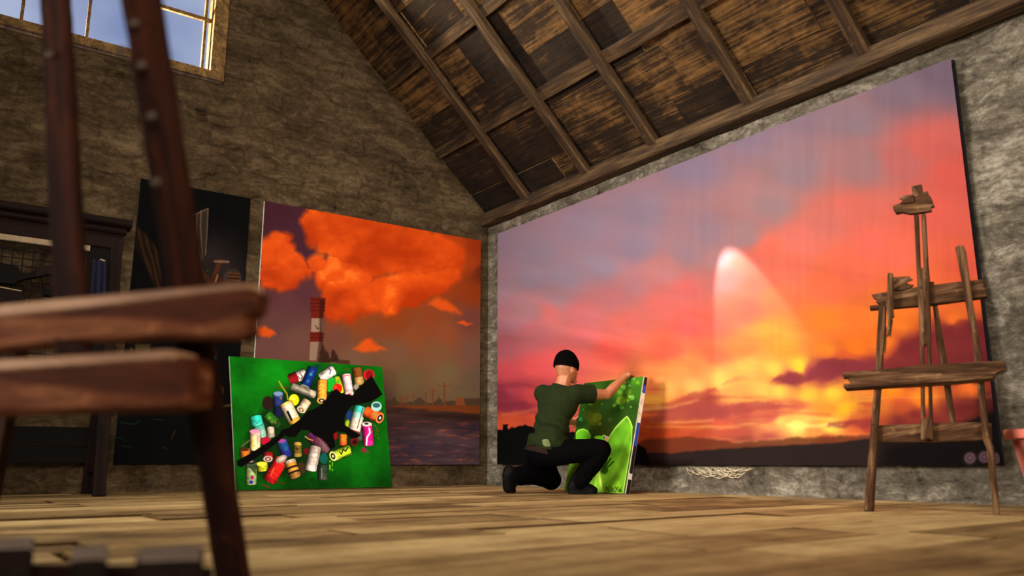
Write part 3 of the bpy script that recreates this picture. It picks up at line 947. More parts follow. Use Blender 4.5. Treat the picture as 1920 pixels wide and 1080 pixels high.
# --- spray cans around a black rifle ----------------------------------------
def paint_cans(p):
    p.zone(420, 650, 3.856)
    g = fbm(p.x * .006, p.y * .006, 1.0, 4)
    base = np.array((8, 92, 10)) + np.zeros((len(p.x), 3))
    base += g[:, None] * np.array((10, 70, 14)) - np.clip((p.y - 700) / 400, 0, 1)[:, None] * np.array((4, 34, 4))
    base += np.exp(-((p.x - 330) / 200) ** 2 - ((p.y - 230) / 130) ** 2)[:, None] * np.array((2, 22, 4))
    p.c = base + fbm(p.x * .03, p.y * .03, 3.0, 4)[:, None] * np.array((6, 14, 6))
    W, Bk = (222, 212, 200), (10, 10, 10)
    # dark underpainting of the heap
    p.poly([(130, 760), (200, 600), (300, 430), (470, 300), (640, 220), (820, 200), (1000, 220), (1100, 420), (1060, 620), (900, 760), (740, 860), (540, 940), (300, 960), (170, 900)], (10, 22, 8), 60, .7, 60, .02)
    p.line([(398, 250), (420, 290), (455, 340), (462, 384)], 9, (170, 160, 20), 5, .9); p.line([(440, 296), (470, 290)], 6, (120, 30, 20), 4, .9); p.line([(372, 292), (420, 300)], 6, (110, 30, 20), 4, .8)
    for k in range(9):
        a = k * .7; p.line([(676, 142), (676 + 34 * math.cos(a), 146 + 26 * math.sin(a))], 4, (10, 30, 60), 4, .8)
    p.line([(868, 166), (905, 162)], 6, (110, 50, 20), 4, .8); p.disc(320, 650, 26, (120, 104, 80), 6)
    p.disc(1048, 205, 40, (180, 26, 30), 4); p.disc(1050, 205, 26, (120, 12, 20), 4, 1, 34)
    p.can((960, 160), (978, 268), 36, [(0, (112, 62, 24)), (.6, (170, 136, 80))])
    p.can((812, 226), (850, 330), 26, [(0, (150, 160, 20)), (.7, (196, 190, 24))])
    p.disc(760, 262, 46, (20, 168, 44), 10, .95, 58); p.disc(748, 230, 20, (30, 206, 70), 8, .9)
    for k in range(16):
        a = k * .61; p.disc(768 + 58 * math.cos(a), 258 + 62 * math.sin(a), 7, (22, 176, 50), 4, .9)
    p.disc(820, 302, 34, (200, 26, 16), 4); p.disc(806, 292, 12, (236, 80, 50), 6, .7)
    p.can((585, 195), (480, 236), 38, [(0, W), (.55, (126, 16, 22))]); p.line([(548, 190), (566, 214), (560, 232)], 7, (90, 16, 30), 4); p.line([(536, 214), (552, 236)], 6, (50, 30, 60), 4)
    p.can((642, 158), (580, 300), 36, [(0, (14, 40, 110)), (.9, (160, 160, 150))], ((150, 150, 140), (90, 90, 90), (190, 190, 180)))
    p.disc(628, 200, 12, (60, 150, 170), 6, .8); p.disc(606, 250, 12, (50, 120, 170), 8, .7); p.disc(640, 180, 9, (40, 90, 170), 6, .8)
    p.can((790, 168), (705, 222), 38, [(0, W), (.8, (204, 196, 190))]); p.line([(752, 150), (772, 172), (764, 196)], 7, (30, 40, 110), 4); p.line([(700, 200), (722, 190)], 6, (60, 60, 70), 4)
    p.can((495, 292), (655, 350), 30, [(0, (120, 116, 100)), (.8, (160, 154, 136))]); p.line([(520, 296), (640, 342)], 8, (196, 190, 174), 8, .7); p.line([(512, 316), (630, 362)], 9, (60, 58, 48), 8, .7)
    p.can((710, 248), (706, 390), 36, [(0, (224, 146, 44)), (.85, (216, 160, 70))], ((222, 160, 70), (20, 16, 14), (220, 206, 180)))
    for yy in (270, 296, 322):
        p.line([(690, yy + 14), (706, yy), (724, yy + 14)], 6, (240, 190, 100), 4, .9)
    p.can((882, 205), (906, 345), 33, [(0, (232, 190, 190)), (.12, (214, 190, 196)), (.85, (220, 180, 180))], ((214, 200, 196), (190, 170, 170), (196, 30, 36)))
    p.line([(858, 212), (906, 206)], 6, (190, 40, 60), 4, .8)
    p.disc(956, 292, 20, (140, 134, 118), 5)
    p.disc(318, 408, 42, (36, 22, 18), 6, 1, 50)
    p.can((390, 336), (394, 500), 36, [(0, (84, 110, 160)), (.18, (34, 48, 104)), (.6, (18, 26, 56))]); p.disc(390, 338, 34, (110, 140, 180), 4, .9, 15)
    p.disc(412, 372, 9, (150, 110, 40), 5, .8)
    p.disc(506, 385, 37, (222, 206, 20), 4, 1, 42); p.disc(498, 372, 18, (244, 232, 80), 12, .7)
    p.can((446, 414), (510, 540), 45, [(0, (220, 176, 90)), (.1, (226, 210, 178)), (.9, (206, 160, 60))]); p.line([(460, 470), (488, 530)], 16, Bk, 4); p.line([(428, 444), (446, 456)], 8, (180, 60, 110), 5, .7)
    p.can((600, 392), (558, 456), 34, [(0, (180, 164, 130)), (.4, (212, 196, 164))], ((206, 192, 164), (120, 90, 50), (226, 214, 190)))
    p.can((314, 498), (392, 572), 38, [(0, (40, 96, 24)), (.75, (26, 60, 18))]); p.disc(330, 516, 12, (90, 160, 50), 8, .8); p.disc(372, 548, 7, (190, 90, 30), 4, .8); p.disc(346, 540, 8, (110, 170, 60), 5, .6)
    p.can((248, 560), (270, 650), 40, [(0, (80, 170, 150)), (.5, (130, 180, 160))]); p.can((228, 510), (240, 560), 44, [(0, (40, 186, 166)), (.8, (60, 196, 176))]); p.line([(216, 536), (240, 556), (262, 536)], 5, (16, 96, 90), 4, .7)
    p.can((335, 586), (340, 650), 28, [(0, (190, 180, 160)), (.5, (170, 160, 140))])
    p.can((225, 612), (224, 742), 39, [(0, (226, 170, 196)), (.14, (226, 200, 170)), (.5, (216, 206, 150))]); p.disc(224, 612, 38, (224, 140, 180), 4, 1, 15); p.line([(206, 650), (204, 730)], 7, (220, 200, 60), 5, .8); p.line([(240, 640), (244, 700)], 6, (200, 90, 140), 5, .8)
    p.disc(302, 684, 34, (176, 16, 46), 5, 1, 30)
    p.line([(130, 720), (180, 680)], 14, (100, 90, 60), 8, .8)
    p.can((152, 742), (156, 792), 36, [(0, (214, 124, 40)), (.3, (206, 110, 34))]); p.disc(152, 742, 30, (70, 36, 14), 4, 1, 14)
    p.can((416, 684), (454, 790), 38, [(0, (70, 60, 160)), (.12, (30, 70, 130)), (.55, (34, 40, 120))]); p.disc(414, 680, 28, (170, 60, 130), 8, .8, 16); p.disc(448, 740, 14, (20, 120, 130), 8, .6)
    p.can((530, 698), (533, 790), 30, [(0, (170, 140, 60)), (.2, (104, 84, 34)), (.85, (160, 130, 60))]); p.disc(530, 740, 12, (50, 40, 20), 6, .8)
    p.disc(600, 756, 24, (96, 12, 18), 5); p.disc(560, 880, 34, (60, 40, 22), 12, .9, 44)
    p.can((622, 640), (742, 756), 40, [(0, (74, 24, 70)), (.3, (84, 40, 60)), (.6, (88, 60, 66))]); p.line([(588, 650), (612, 668), (640, 676)], 9, (190, 150, 40), 5, .9); p.line([(680, 660), (744, 730)], 4, (150, 120, 120), 4, .8)
    p.can((318, 770), (318, 812), 36, [(0, (130, 20, 26)), (.4, (150, 34, 34))], ((200, 180, 170), (120, 60, 60), (210, 200, 190)))
    p.disc(797, 643, 28, (120, 14, 14), 5, 1, 30)
    p.can((860, 640), (860, 706), 29, [(0, (190, 110, 30)), (.8, (206, 84, 30))])
    p.disc(943, 685, 30, (96, 16, 18), 5); p.disc(945, 690, 16, (30, 10, 10), 5); p.disc(985, 640, 26, (80, 78, 72), 10, .9, 40)
    p.disc(905, 500, 22, (20, 50, 120), 12, .9, 40); p.disc(895, 560, 18, (170, 196, 30), 10, .9, 30)
    p.can((985, 440), (942, 602), 44, [(0, (60, 190, 180)), (.25, (150, 206, 196)), (.5, (222, 206, 190))]); p.line([(1004, 440), (978, 540), (964, 590)], 7, (90, 44, 26), 4, .9); p.line([(912, 600), (968, 616)], 8, (130, 14, 14), 4, .9)
    p.can((1024, 470), (1128, 516), 42, [(0, (206, 76, 24)), (.5, (222, 92, 34))], ((230, 120, 60), (16, 14, 14), (214, 206, 196))); p.line([(1066, 490), (1104, 486), (1086, 520)], 6, (80, 160, 90), 4, .8)
    p.disc(1102, 432, 38, (150, 200, 200), 4, 1, 36); p.disc(1102, 424, 27, (40, 84, 90), 4, 1, 17)
    p.can((1032, 562), (1046, 708), 38, [(0, (206, 196, 196)), (.1, (196, 20, 124)), (.9, (200, 40, 140))]); p.line([(1050, 590), (1056, 622), (1034, 656), (1030, 710)], 12, (230, 214, 220), 4); p.disc(1032, 560, 34, (206, 200, 196), 4, 1, 17); p.disc(1030, 556, 15, (50, 46, 46), 3, 1, 8)
    for k in range(10):
        p.line([(1010, 730), (985 + 7 * k, 750 + 4 * ((k * 5) % 7))], 4, (150, 16, 70), 3, .8)
        p.disc(1094 + (k * 13) % 30, 572 + k * 10, 4 - (k % 3), (170, 66, 20), 3, .9)
    p.can((908, 744), (788, 792), 38, [(0, (170, 206, 40)), (.8, (196, 210, 90))], ((214, 226, 120), (24, 24, 14), (206, 206, 160)))
    p.line([(896, 726), (880, 758), (862, 740), (850, 778), (836, 760)], 8, (16, 20, 10), 4); p.line([(916, 722), (924, 770), (850, 806)], 7, (24, 30, 12), 4, .8)
    p.can((198, 842), (196, 990), 39, [(0, (112, 130, 96)), (.3, (152, 176, 110)), (.9, (140, 160, 100))]); p.disc(196, 836, 36, (40, 40, 34), 4, 1, 18); p.disc(190, 828, 20, (150, 150, 130), 4, 1, 9); p.poly([(170, 860), (232, 850), (232, 930)], (34, 50, 26), 5, .8)
    p.disc(203, 946, 12, (170, 20, 110), 4, 1, 15); p.disc(197, 980, 13, (40, 36, 160), 4)
    p.can((274, 846), (280, 892), 39, [(0, (196, 200, 40)), (.3, (170, 176, 30))]); p.disc(272, 848, 36, (222, 220, 60), 4, 1, 17)
    p.can((414, 818), (326, 966), 50, [(0, (196, 60, 40)), (.2, (196, 30, 26)), (.9, (150, 20, 24))]); p.disc(416, 812, 42, (150, 140, 130), 4, 1, 24, -.5); p.disc(418, 810, 26, (196, 186, 176), 4, 1, 13, -.5); p.line([(360, 880), (340, 930)], 8, (236, 120, 60), 6, .8)
    p.can((476, 828), (516, 940), 42, [(0, (186, 170, 150)), (.15, (190, 130, 50)), (.36, (40, 26, 16)), (.5, (206, 150, 60)), (.68, (30, 20, 14)), (.8, (150, 110, 50))])
    p.can((662, 728), (626, 888), 42, [(0, (176, 160, 150)), (.3, (196, 182, 172)), (.85, (214, 204, 196))]); p.line([(686, 760), (660, 890)], 5, (110, 100, 96), 5, .7)
    p.disc(722, 808, 30, (14, 80, 70), 6, 1, 40); p.can((714, 864), (714, 956), 36, [(0, (44, 56, 44)), (.6, (56, 64, 50))]); p.line([(706, 880), (706, 950)], 7, (150, 154, 140), 6, .7)
    for k in range(12):
        p.disc(766 + (k * 17) % 34, 830 + (k * 29) % 66, 6 - (k % 4), (130, 190, 30), 4, .9)
    p.disc(640, 962, 14, (10, 40, 14), 8, .8); p.line([(380, 980), (436, 990)], 8, (110, 20, 16), 6, .7); p.line([(270, 996), (330, 1018)], 9, (130, 30, 16), 6, .8)
    # the black rifle outline
    p.poly([(94, 824), (180, 778), (290, 710), (345, 674), (392, 640), (420, 600), (470, 585), (556, 520), (600, 470), (650, 450), (700, 424), (744, 372), (782, 322), (812, 306), (850, 338), (930, 352), (960, 310), (1010, 262), (1068, 210), (1092, 252), (1146, 344), (1110, 372), (1058, 400), (960, 418), (920, 430), (890, 470), (866, 530), (872, 566), (940, 610), (990, 640), (960, 660), (918, 664), (880, 620), (820, 612), (790, 630), (800, 690), (806, 722), (770, 746), (742, 700), (706, 664), (650, 640), (610, 604), (560, 600), (520, 650), (470, 655), (440, 640), (388, 690), (330, 736), (240, 800), (160, 850), (126, 872), (96, 862)], (5, 5, 4), 5)


painting('spray_can_painting', (0.155, -2.705, 0.004), (0.185, -1.222, 0.004), (0.085, -2.818, 1.156), 480, 390, paint_cans, .028,
         'bright green canvas of painted spray cans around a black rifle, leaning by the wall', .74)


# --- frog canvas held by the man --------------------------------------------
def paint_frog(p):
    p.zone(1060, 690, 4.5)
    bg = [(170, 110, (26, 60, 14)), (300, 130, (44, 80, 18)), (430, 100, (60, 110, 24)), (600, 90, (64, 118, 26)), (130, 260, (24, 66, 14)), (250, 300, (52, 76, 16)), (350, 300, (46, 82, 30)), (480, 250, (70, 120, 30)), (600, 200, (52, 96, 20)), (120, 420, (24, 74, 26)), (220, 430, (66, 74, 14)), (330, 480, (40, 62, 14)), (430, 430, (36, 64, 12)), (560, 330, (34, 64, 14)), (330, 560, (44, 56, 12)), (110, 520, (34, 70, 16)), (420, 350, (30, 62, 14))]
    p.c = p.idw(bg, 3.0, 30, .01, 2.0)
    for x, y, r, a, c in ((470, 275, 37, .55, (130, 178, 40)), (505, 165, 18, .5, (110, 190, 60)), (535, 148, 17, .5, (130, 190, 100)), (472, 152, 15, .5, (120, 170, 40)), (530, 200, 27, .4, (120, 170, 40)), (563, 248, 20, .5, (110, 190, 60)), (475, 330, 19, .5, (90, 180, 60)), (412, 315, 15, .45, (130, 190, 50)), (526, 272, 15, .45, (140, 170, 50)), (610, 122, 17, .35, (120, 180, 50)), (458, 205, 20, .4, (120, 160, 40)), (530, 115, 20, .45, (100, 190, 50)), (553, 328, 8, .5, (120, 180, 50)), (580, 92, 10, .4, (120, 190, 60)), (212, 298, 20, .4, (100, 150, 30)), (130, 434, 18, .5, (50, 160, 60)), (268, 415, 38, .35, (110, 120, 20)), (195, 400, 46, .25, (90, 100, 16)), (290, 470, 16, .5, (130, 110, 26)), (376, 435, 20, .35, (80, 100, 50)), (310, 305, 9, .5, (110, 140, 30)), (150, 350, 10, .4, (50, 130, 40)), (238, 455, 30, .25, (100, 110, 20)), (540, 240, 14, .5, (160, 200, 90)), (440, 290, 20, .3, (150, 190, 60))):
        p.disc(x, y, r, c, 4, a)
        p.disc(x, y, r, np.clip(np.array(c) * 1.25, 0, 255), 5, a * .35, r)
    # big leaf, lit edge, and lower left leaf
    p.poly([(90, 545), (110, 520), (150, 510), (190, 525), (216, 570), (200, 640), (90, 640)], (150, 206, 60), 5)
    p.poly([(92, 552), (114, 532), (150, 522), (186, 536), (208, 578), (196, 640), (90, 640)], (92, 170, 30), 8)
    p.poly([(-10, 690), (120, 640), (260, 640), (330, 640), (300, 800), (280, 1070), (-20, 1080)], (104, 160, 36), 8)
    leaf = [(344, 620), (380, 560), (420, 500), (470, 446), (518, 403), (536, 420), (552, 450), (568, 492), (566, 520), (560, 640), (530, 820), (500, 1000), (485, 1080), (230, 1080), (262, 900), (300, 760)]
    p.poly(leaf, (168, 214, 84), 4)
    inner = [(356, 620), (390, 560), (428, 508), (476, 456), (516, 416), (532, 434), (548, 470), (560, 510), (554, 640), (524, 820), (494, 1000), (478, 1080), (236, 1080), (270, 900), (306, 770)]
    lg = np.clip((p.y - 420) / 640, 0, 1)[:, None]
    lc = (1 - lg) * np.array((92, 150, 30)) + lg * np.array((120, 178, 34))
    lc = lc * (1 + fbm(p.x * .012, p.y * .01, 6.0, 4) * .5)[:, None]
    p.mix(p.polymask(inner, 12), lc)
    p.line([(560, 500), (470, 720), (330, 1060)], 10, (150, 210, 50), 30, .35)
    p.mix(p.polymask([(420, 540), (500, 480), (530, 540), (500, 700), (380, 820), (360, 680)], 50) * .35, (60, 120, 20))
    # frog peeking over the leaf
    p.poly([(246, 582), (270, 570), (310, 572), (324, 562), (340, 568), (346, 590), (340, 620), (350, 640), (340, 670), (250, 640)], (120, 214, 40), 5, 1, 6, .08)
    p.disc(327, 584, 17, (150, 224, 60), 4); p.disc(328, 584, 12, (210, 220, 210), 3); p.disc(326, 586, 9, (14, 20, 30), 3); p.disc(330, 582, 3, (220, 230, 240), 2)
    p.disc(352, 588, 14, (226, 160, 130), 5); p.disc(346, 606, 12, (220, 150, 120), 5); p.disc(338, 624, 9, (206, 150, 110), 5)
    p.poly([(346, 640), (364, 620), (372, 650), (350, 668)], (40, 90, 16), 6, .9)
    # shadow-green webbed foot
    for a, b, w in (((318, 870), (330, 838), 40), ((312, 850), (296, 812), 15), ((322, 830), (330, 792), 15), ((332, 826), (352, 770), 15), ((340, 830), (384, 764), 15), ((346, 846), (406, 790), 15), ((330, 880), (345, 862), 36)):
        p.line([a, b], w, (34, 66, 10), 6, .95)
    p.disc(236, 890, 16, (40, 80, 14), 8, .8)
    p.line([(270, 826), (290, 940), (312, 1062)], 26, (168, 206, 70), 6); p.line([(282, 860), (304, 1000)], 7, (206, 226, 120), 6, .7)
    # signature
    ink = (10, 12, 6)
    for st in ([(342, 1044), (346, 1002), (366, 1040), (374, 996)], [(384, 1018), (382, 1044)], [(394, 1004), (392, 1044)], [(408, 1014), (394, 1028), (410, 1044)], [(418, 1018), (417, 1042)], [(424, 1004), (432, 1024), (444, 1002)], [(444, 1002), (432, 1024), (424, 1048)], [(456, 1020), (444, 1028), (446, 1042), (458, 1040), (460, 1020), (460, 1044)], [(478, 1024), (466, 1028), (466, 1042), (480, 1042)]):
        p.line(st, 5.5, ink, 2.5)
    for x, y in ((384, 1004), (418, 1004), (466, 1012), (476, 1010)):
        p.disc(x, y, 3.5, ink, 2)


FB_L, FB_R = np.array((1.985, -.575, .004)), np.array((2.71, -.578, .004))
FT_L, FT_R = np.array((1.985, -.335, .905)), np.array((2.71, -.338, .905))
frog, FN = painting('frog_painting', FB_L, FB_R, FT_L, 260, 330, paint_frog, .045,
                    'green frog and leaf canvas tilted upright in the kneeling person\'s hand', 1.22)
# painted-over right edge: blue and black bands on the raw canvas
ev = FT_R - FB_R
for a, b, m in ((.0, .12, 'k'), (.17, .40, 'k'), (.40, .60, 'b'), (.86, .93, 'b'), (.93, 1.0, 'k')):
    if m == 'b':
        mt = bpy.data.materials.get('blue_paint') or plain('blue_paint', (34, 62, 150), .6)
        nm = 'blue_edge_band'
    else:
        mt = bpy.data.materials.get('black_paint') or plain('black_paint', (12, 10, 14), .6)
        nm = 'black_edge_band'
    q0, q1 = FB_R + ev * a, FB_R + ev * b
    k0, k1 = -FN * .012, -FN * .0445
    slab_poly(nm, [q0 + k0, q0 + k1, q1 + k1, q1 + k0], (.0012, 0, 0), mt, [c for c in frog.children if c.name.startswith('stretcher')][0])
#PART3

# ------------------------------------------------------------------ weathered easel by the sunset painting
def board(name, pts, depth_vec, mat, parent, bev=.003):
    """board cut to an outline, its grain (local X) along its longest direction."""
    pts = np.array([np.asarray(p, float) for p in pts])
    d = np.asarray(depth_vec, float)
    c = pts.mean(0)
    far = max(((i, j) for i in range(len(pts)) for j in range(i)), key=lambda q: np.linalg.norm(pts[q[0]] - pts[q[1]]))
    ax = pts[far[0]] - pts[far[1]]; ax /= np.linalg.norm(ax)
    az = -d / np.linalg.norm(d); ax = ax - az * (ax @ az); ax /= np.linalg.norm(ax); ay = np.cross(az, ax)
    B = np.stack([ax, ay, az])
    q = (pts - c) @ B.T
    t = np.linalg.norm(d)
    n = len(q)
    bm = bmesh.new()
    f0 = [bm.verts.new((x, y, z)) for x, y, z in q]
    f1 = [bm.verts.new((x + random.uniform(-.002, .002), y + random.uniform(-.002, .002), z - t)) for x, y, z in q]
    bm.faces.new(f0); bm.faces.new(f1[::-1])
    for i in range(n):
        j = (i + 1) % n
        bm.faces.new((f0[j], f0[i], f1[i], f1[j]))
    bmesh.ops.recalc_face_normals(bm, faces=bm.faces)
    if bev:
        ed = [e for e in bm.edges if all(v in f0 for v in e.verts)]
        try:
            bmesh.ops.bevel(bm, geom=ed, offset=bev, segments=1, affect='EDGES', clamp_overlap=True)
        except Exception:
            pass
    bmesh.ops.triangulate(bm, faces=[f for f in bm.faces if len(f.verts) > 4])
    me = bpy.data.meshes.new(name); bm.to_mesh(me); bm.free()
    me.materials.append(mat)
    o = bpy.data.objects.new(name, me); COL.objects.link(o)
    M = Matrix.Identity(4)
    for i, v in enumerate((ax, ay, az)):
        for k in range(3):
            M[k][i] = v[k]
    for k in range(3):
        M[k][3] = c[k]
    o.matrix_basis = M
    if parent is not None:
        attach(o, parent)
    return o


eBL, eBR = fl(1628, 958), fl(1875, 965)
eu = (eBR - eBL) / np.linalg.norm(eBR - eBL)
en = np.array([eu[1], -eu[0], 0]) * math.cos(math.radians(8)) + np.array([0, 0, 1]) * math.sin(math.radians(8))
easel = thing('easel', (eBL + eBR) / 2, 'weathered broken wooden easel standing before the sunset painting', 'easel')


def ez(lst, ox, oy, off=0.0, k=3.0):
    return [onp(ox + a / k, oy + b / k, en, en @ eBL) + en * off for a, b in lst]


T1, T2 = (1560, 320), (1560, 640)
board('leg', ez([(262, 760), (300, 762), (297, 900), (290, 960)], *T1) + ez([(290, 0), (270, 300), (252, 560), (228, 955), (178, 950), (215, 500), (235, 270), (250, 0)], *T2), -en * .035, M_EASEL, easel)
board('leg', ez([(692, 430), (712, 420), (738, 419), (752, 450), (790, 740), (830, 960)], *T1) + ez([(845, 130), (882, 520), (908, 600), (945, 978), (908, 975), (868, 600), (850, 560), (815, 240), (790, 0)], *T2), -en * .035, M_EASEL, easel)
MAST = board('mast', ez([(460, 240), (484, 240), (497, 540), (506, 548), (514, 540), (500, 240), (523, 240), (538, 520), (545, 600), (548, 720), (556, 960), (556, 1080)], *T1) + ez([(566, 470), (545, 470), (537, 30), (525, 10), (514, 30), (520, 470), (500, 470), (494, 0)], *T2) + ez([(483, 720), (474, 540)], *T1), -en * .03, M_EASEL, easel)
board('mast_foot', ez([(498, 440), (520, 425), (530, 440), (545, 425), (568, 440), (568, 556), (540, 545), (520, 558), (500, 550)], *T2, .004), -en * .03, M_EASEL, easel)
board('rear_leg', ez([(540, 600), (562, 595), (572, 680), (640, 1080)], *T1, -.075) + ez([(640, 130), (685, 445), (652, 445), (595, 80), (580, 0)], *T2, -.075), -en * .03, M_EASEL, easel)
board('crossbar', ez([(212, 685), (300, 668), (475, 640), (720, 610), (838, 598), (855, 618), (845, 640), (866, 655), (868, 695), (735, 715), (545, 740), (345, 760), (205, 768), (204, 748), (262, 742), (238, 724), (250, 712), (226, 702)], *T1, -.036), -en * .035, M_EASEL, easel)
board('splintered_board', ez([(330, 592), (432, 586), (440, 598), (452, 604), (420, 614), (418, 628), (456, 634), (440, 650), (400, 664), (330, 672)], *T1, -.02), -en * .015, M_EASEL, easel)
board('splintered_batten', ez([(316, 586), (326, 579), (346, 584), (352, 640), (346, 760), (352, 828), (338, 832), (344, 850), (338, 880), (332, 940), (322, 925), (312, 938), (318, 860), (308, 760), (313, 690)], *T1, .022), -en * .02, M_EASEL, easel)
board('splinter', ez([(296, 850), (306, 880), (304, 960), (300, 1030), (292, 1010)], *T1, -.006), -en * .015, M_EASEL, easel)
board('tray', ez([(66, 184), (110, 180), (250, 170), (500, 142), (880, 122), (965, 118), (975, 132), (990, 166), (930, 184), (908, 205), (700, 226), (90, 262), (112, 246), (96, 226), (104, 212), (72, 215)], *T2, .036), -en * .034, M_EASEL, easel)
board('tray_ledge', ez([(82, 256), (300, 246), (700, 222), (912, 200), (920, 214), (905, 226), (700, 244), (300, 268), (86, 282), (78, 268)], *T2, .075), -en * .072, M_EASEL, easel)
board('lower_bar', ez([(230, 466), (500, 455), (840, 446), (890, 452), (895, 545), (560, 560), (230, 562)], *T2, -.036), -en * .03, M_EASEL, easel)
board('clamp', ez([(345, 210), (440, 172), (490, 150), (520, 132), (540, 126), (548, 148), (560, 160), (577, 206), (562, 216), (566, 236), (470, 250), (440, 252), (400, 244), (365, 248), (350, 232)], *T1, .03), -en * .03, M_EASEL, easel)
board('clamp_post', ez([(447, 88), (470, 82), (502, 75), (512, 128), (516, 180), (456, 180)], *T1, 0), -en * .03, M_EASEL, easel)
board('clamp_splinter', ez([(384, 172), (400, 158), (436, 150), (470, 152), (466, 190), (420, 200), (392, 196), (404, 182)], *T1, .04), -en * .02, M_EASEL, easel)


def bolt(p, n, r, parent, name='bolt'):
    p = np.asarray(p, float); n = np.asarray(n, float); n = n / np.linalg.norm(n)
    bm = bmesh.new()
    bmesh.ops.create_uvsphere(bm, u_segments=12, v_segments=6, radius=r)
    for v in bm.verts:
        v.co.z *= .45
    me = bpy.data.meshes.new(name); bm.to_mesh(me); bm.free()
    me.polygons.foreach_set('use_smooth', [True] * len(me.polygons))
    me.materials.append(M_BOLT)
    o = bpy.data.objects.new(name, me); COL.objects.link(o)
    q = Vector((0, 0, 1)).rotation_difference(Vector(tuple(n)))
    o.matrix_basis = Matrix.Translation(tuple(map(float, p))) @ q.to_matrix().to_4x4()
    attach(o, parent)
    return o


bolt(ez([(502, 656)], *T1, .002)[0], en, .009, MAST)
for q in ((230, 468), (880, 540), (258, 1000)):
    bolt(ez([q], *T2 if q[1] < 900 else T1, .002)[0], en, .006, easel)

# ------------------------------------------------------------------ near easel, out of focus
near = thing('easel', (fl(448, 1096)[0], fl(448, 1096)[1], 0), 'blurred red-brown easel close up at the left edge of the photo', 'easel')
a0, a1 = at(440, 1098, 1.70), at(252, -90, 1.18)
a0[2] = 0.0
nrm = -FH - np.array([0, 0, .25])
NLEG = beam('leg', a0, a1, .062, .03, nrm, M_EASEL_RED, near, 26, .0012, .006, seed=3)
b0, b1 = at(142, 735, 1.45), at(100, -90, 1.62)
NMAST = beam('mast', b0, b1, .058, .03, nrm, M_EASEL_RED, near, 26, .0012, .006, seed=4)
bn = np.cross(at(440, 600, 1.36) - at(20, 610, 1.55), np.array([0, 0, 1.0])); bn = -bn if bn @ FH > 0 else bn
bn = bn / np.linalg.norm(bn)


def bar(name, pxs, D0, D1, off, thick, mat, chamfer=.012):
    """pixel outline of a near bar; D runs from D0 at its left end to D1 at its right."""
    xs = [p[0] for p in pxs]; lo, hi = min(xs), max(xs)
    P = [at(x, y, D0 + (D1 - D0) * (x - lo) / (hi - lo)) + bn * off for x, y in pxs]
    return board(name, P, -bn * thick, mat, near, chamfer)


bar('crossbar', [(-330, 604), (0, 584), (160, 570), (320, 556), (430, 546), (478, 544), (493, 556), (490, 586), (474, 600), (478, 628), (458, 640), (330, 636), (150, 645), (0, 662), (-330, 690)], 1.70, 1.29, .02, .035, M_EASEL_BROWN, .008)
bar('crossbar_worn_lit_edge', [(-330, 594), (0, 577), (160, 562), (320, 548), (430, 538), (482, 536), (490, 548), (430, 554), (320, 566), (160, 584), (0, 600), (-330, 618)], 1.70, 1.29, .024, .03, M_EASEL_TAN, .004)  # tan strip paints the lit band along the worn upper edge
bar('tray', [(-330, 700), (0, 690), (180, 682), (350, 671), (384, 676), (386, 735), (382, 766), (350, 772), (150, 776), (0, 780), (-330, 790)], 1.68, 1.35, .045, .06, M_EASEL_BROWN, .008)
bar('tray_worn_lit_edge', [(-330, 688), (0, 682), (180, 672), (350, 662), (368, 664), (366, 680), (180, 692), (0, 704), (-330, 712)], 1.68, 1.36, .05, .05, M_EASEL_TAN, .004)  # lit upper edge of the tray, put into the tan colour
bar('worn_patch', [(60, 590), (100, 600), (165, 582), (176, 600), (150, 620), (120, 636), (80, 620)], 1.53, 1.47, .0235, .004, M_EASEL_TAN, 0)
bar('worn_patch', [(392, 590), (420, 586), (455, 592), (452, 606), (420, 606), (395, 600)], 1.37, 1.33, .0235, .004, M_EASEL_TAN, 0)
rl0 = fl(2, 998); rl1 = at(40, 625, 1.9)
beam('rear_leg', rl0 + np.array((0, 0, .0)) - RH * .05, rl1, .045, .03, -FH, M_EASEL_RED, near, 12, .001, .005, seed=8)
for q, D in (((103, 1 + 110), 1.57), ((276, 132), 1.25), ((238, 108), 1.24), ((294, 226), 1.28), ((262, 55), 1.23), ((302, 348), 1.32), ((368, 756), 1.485)):
    bolt(at(q[0], q[1], D) - FH * .02, -FH, .009 if q[1] != 756 else .012, NMAST if q[0] < 120 else NLEG)

# low slatted rail in front of the near easel
rail = thing('slatted_rack', (0, 0, 0), 'three dark blocky slat ends at the bottom left corner, below the near easel', 'rack')
zt = .105
M_GREY_TOP = plain('lit_grey_wood_top', (120, 104, 92), .6)  # lighter grey paints the light falling on the slat tops
for lo, hi, yf, yb in ((-30, 64, 1032, 1010), (132, 202, 1052, 1024), (252, 382, 1054, 1026)):
    pf0, pf1 = fl(lo, yf, zt), fl(hi, yf - 4, zt)
    pb0, pb1 = fl(lo + 6, yb + 2, zt), fl(hi + 2, yb - 2, zt)
    top = [pf0, pf1, pb1, pb0]
    vs = [p - np.array((0, 0, zt)) for p in top] + top
    vs = [(p[0], p[1], max(0.0, p[2])) for p in vs]
    o = link_mesh('slat_end', vs, [(3, 2, 1, 0), (4, 5, 6, 7), (0, 1, 5, 4), (1, 2, 6, 5), (2, 3, 7, 6), (3, 0, 4, 7)], M_RACK)
    bm = bmesh.new(); bm.from_mesh(o.data); bmesh.ops.recalc_face_normals(bm, faces=bm.faces)
    bmesh.ops.bevel(bm, geom=[e for e in bm.edges], offset=.006, segments=2, affect='EDGES'); bm.to_mesh(o.data); bm.free()
    attach(o, rail)
    cap_ = board('lit_top', [q + (top[0] + top[2] - 2 * q) * .04 + np.array((0, 0, .002)) for q in (pf0, pf1, pb1, pb0)], (0, 0, -.004), M_GREY_TOP, rail, .0015)  # pale plate stands in for the lit top of the slat
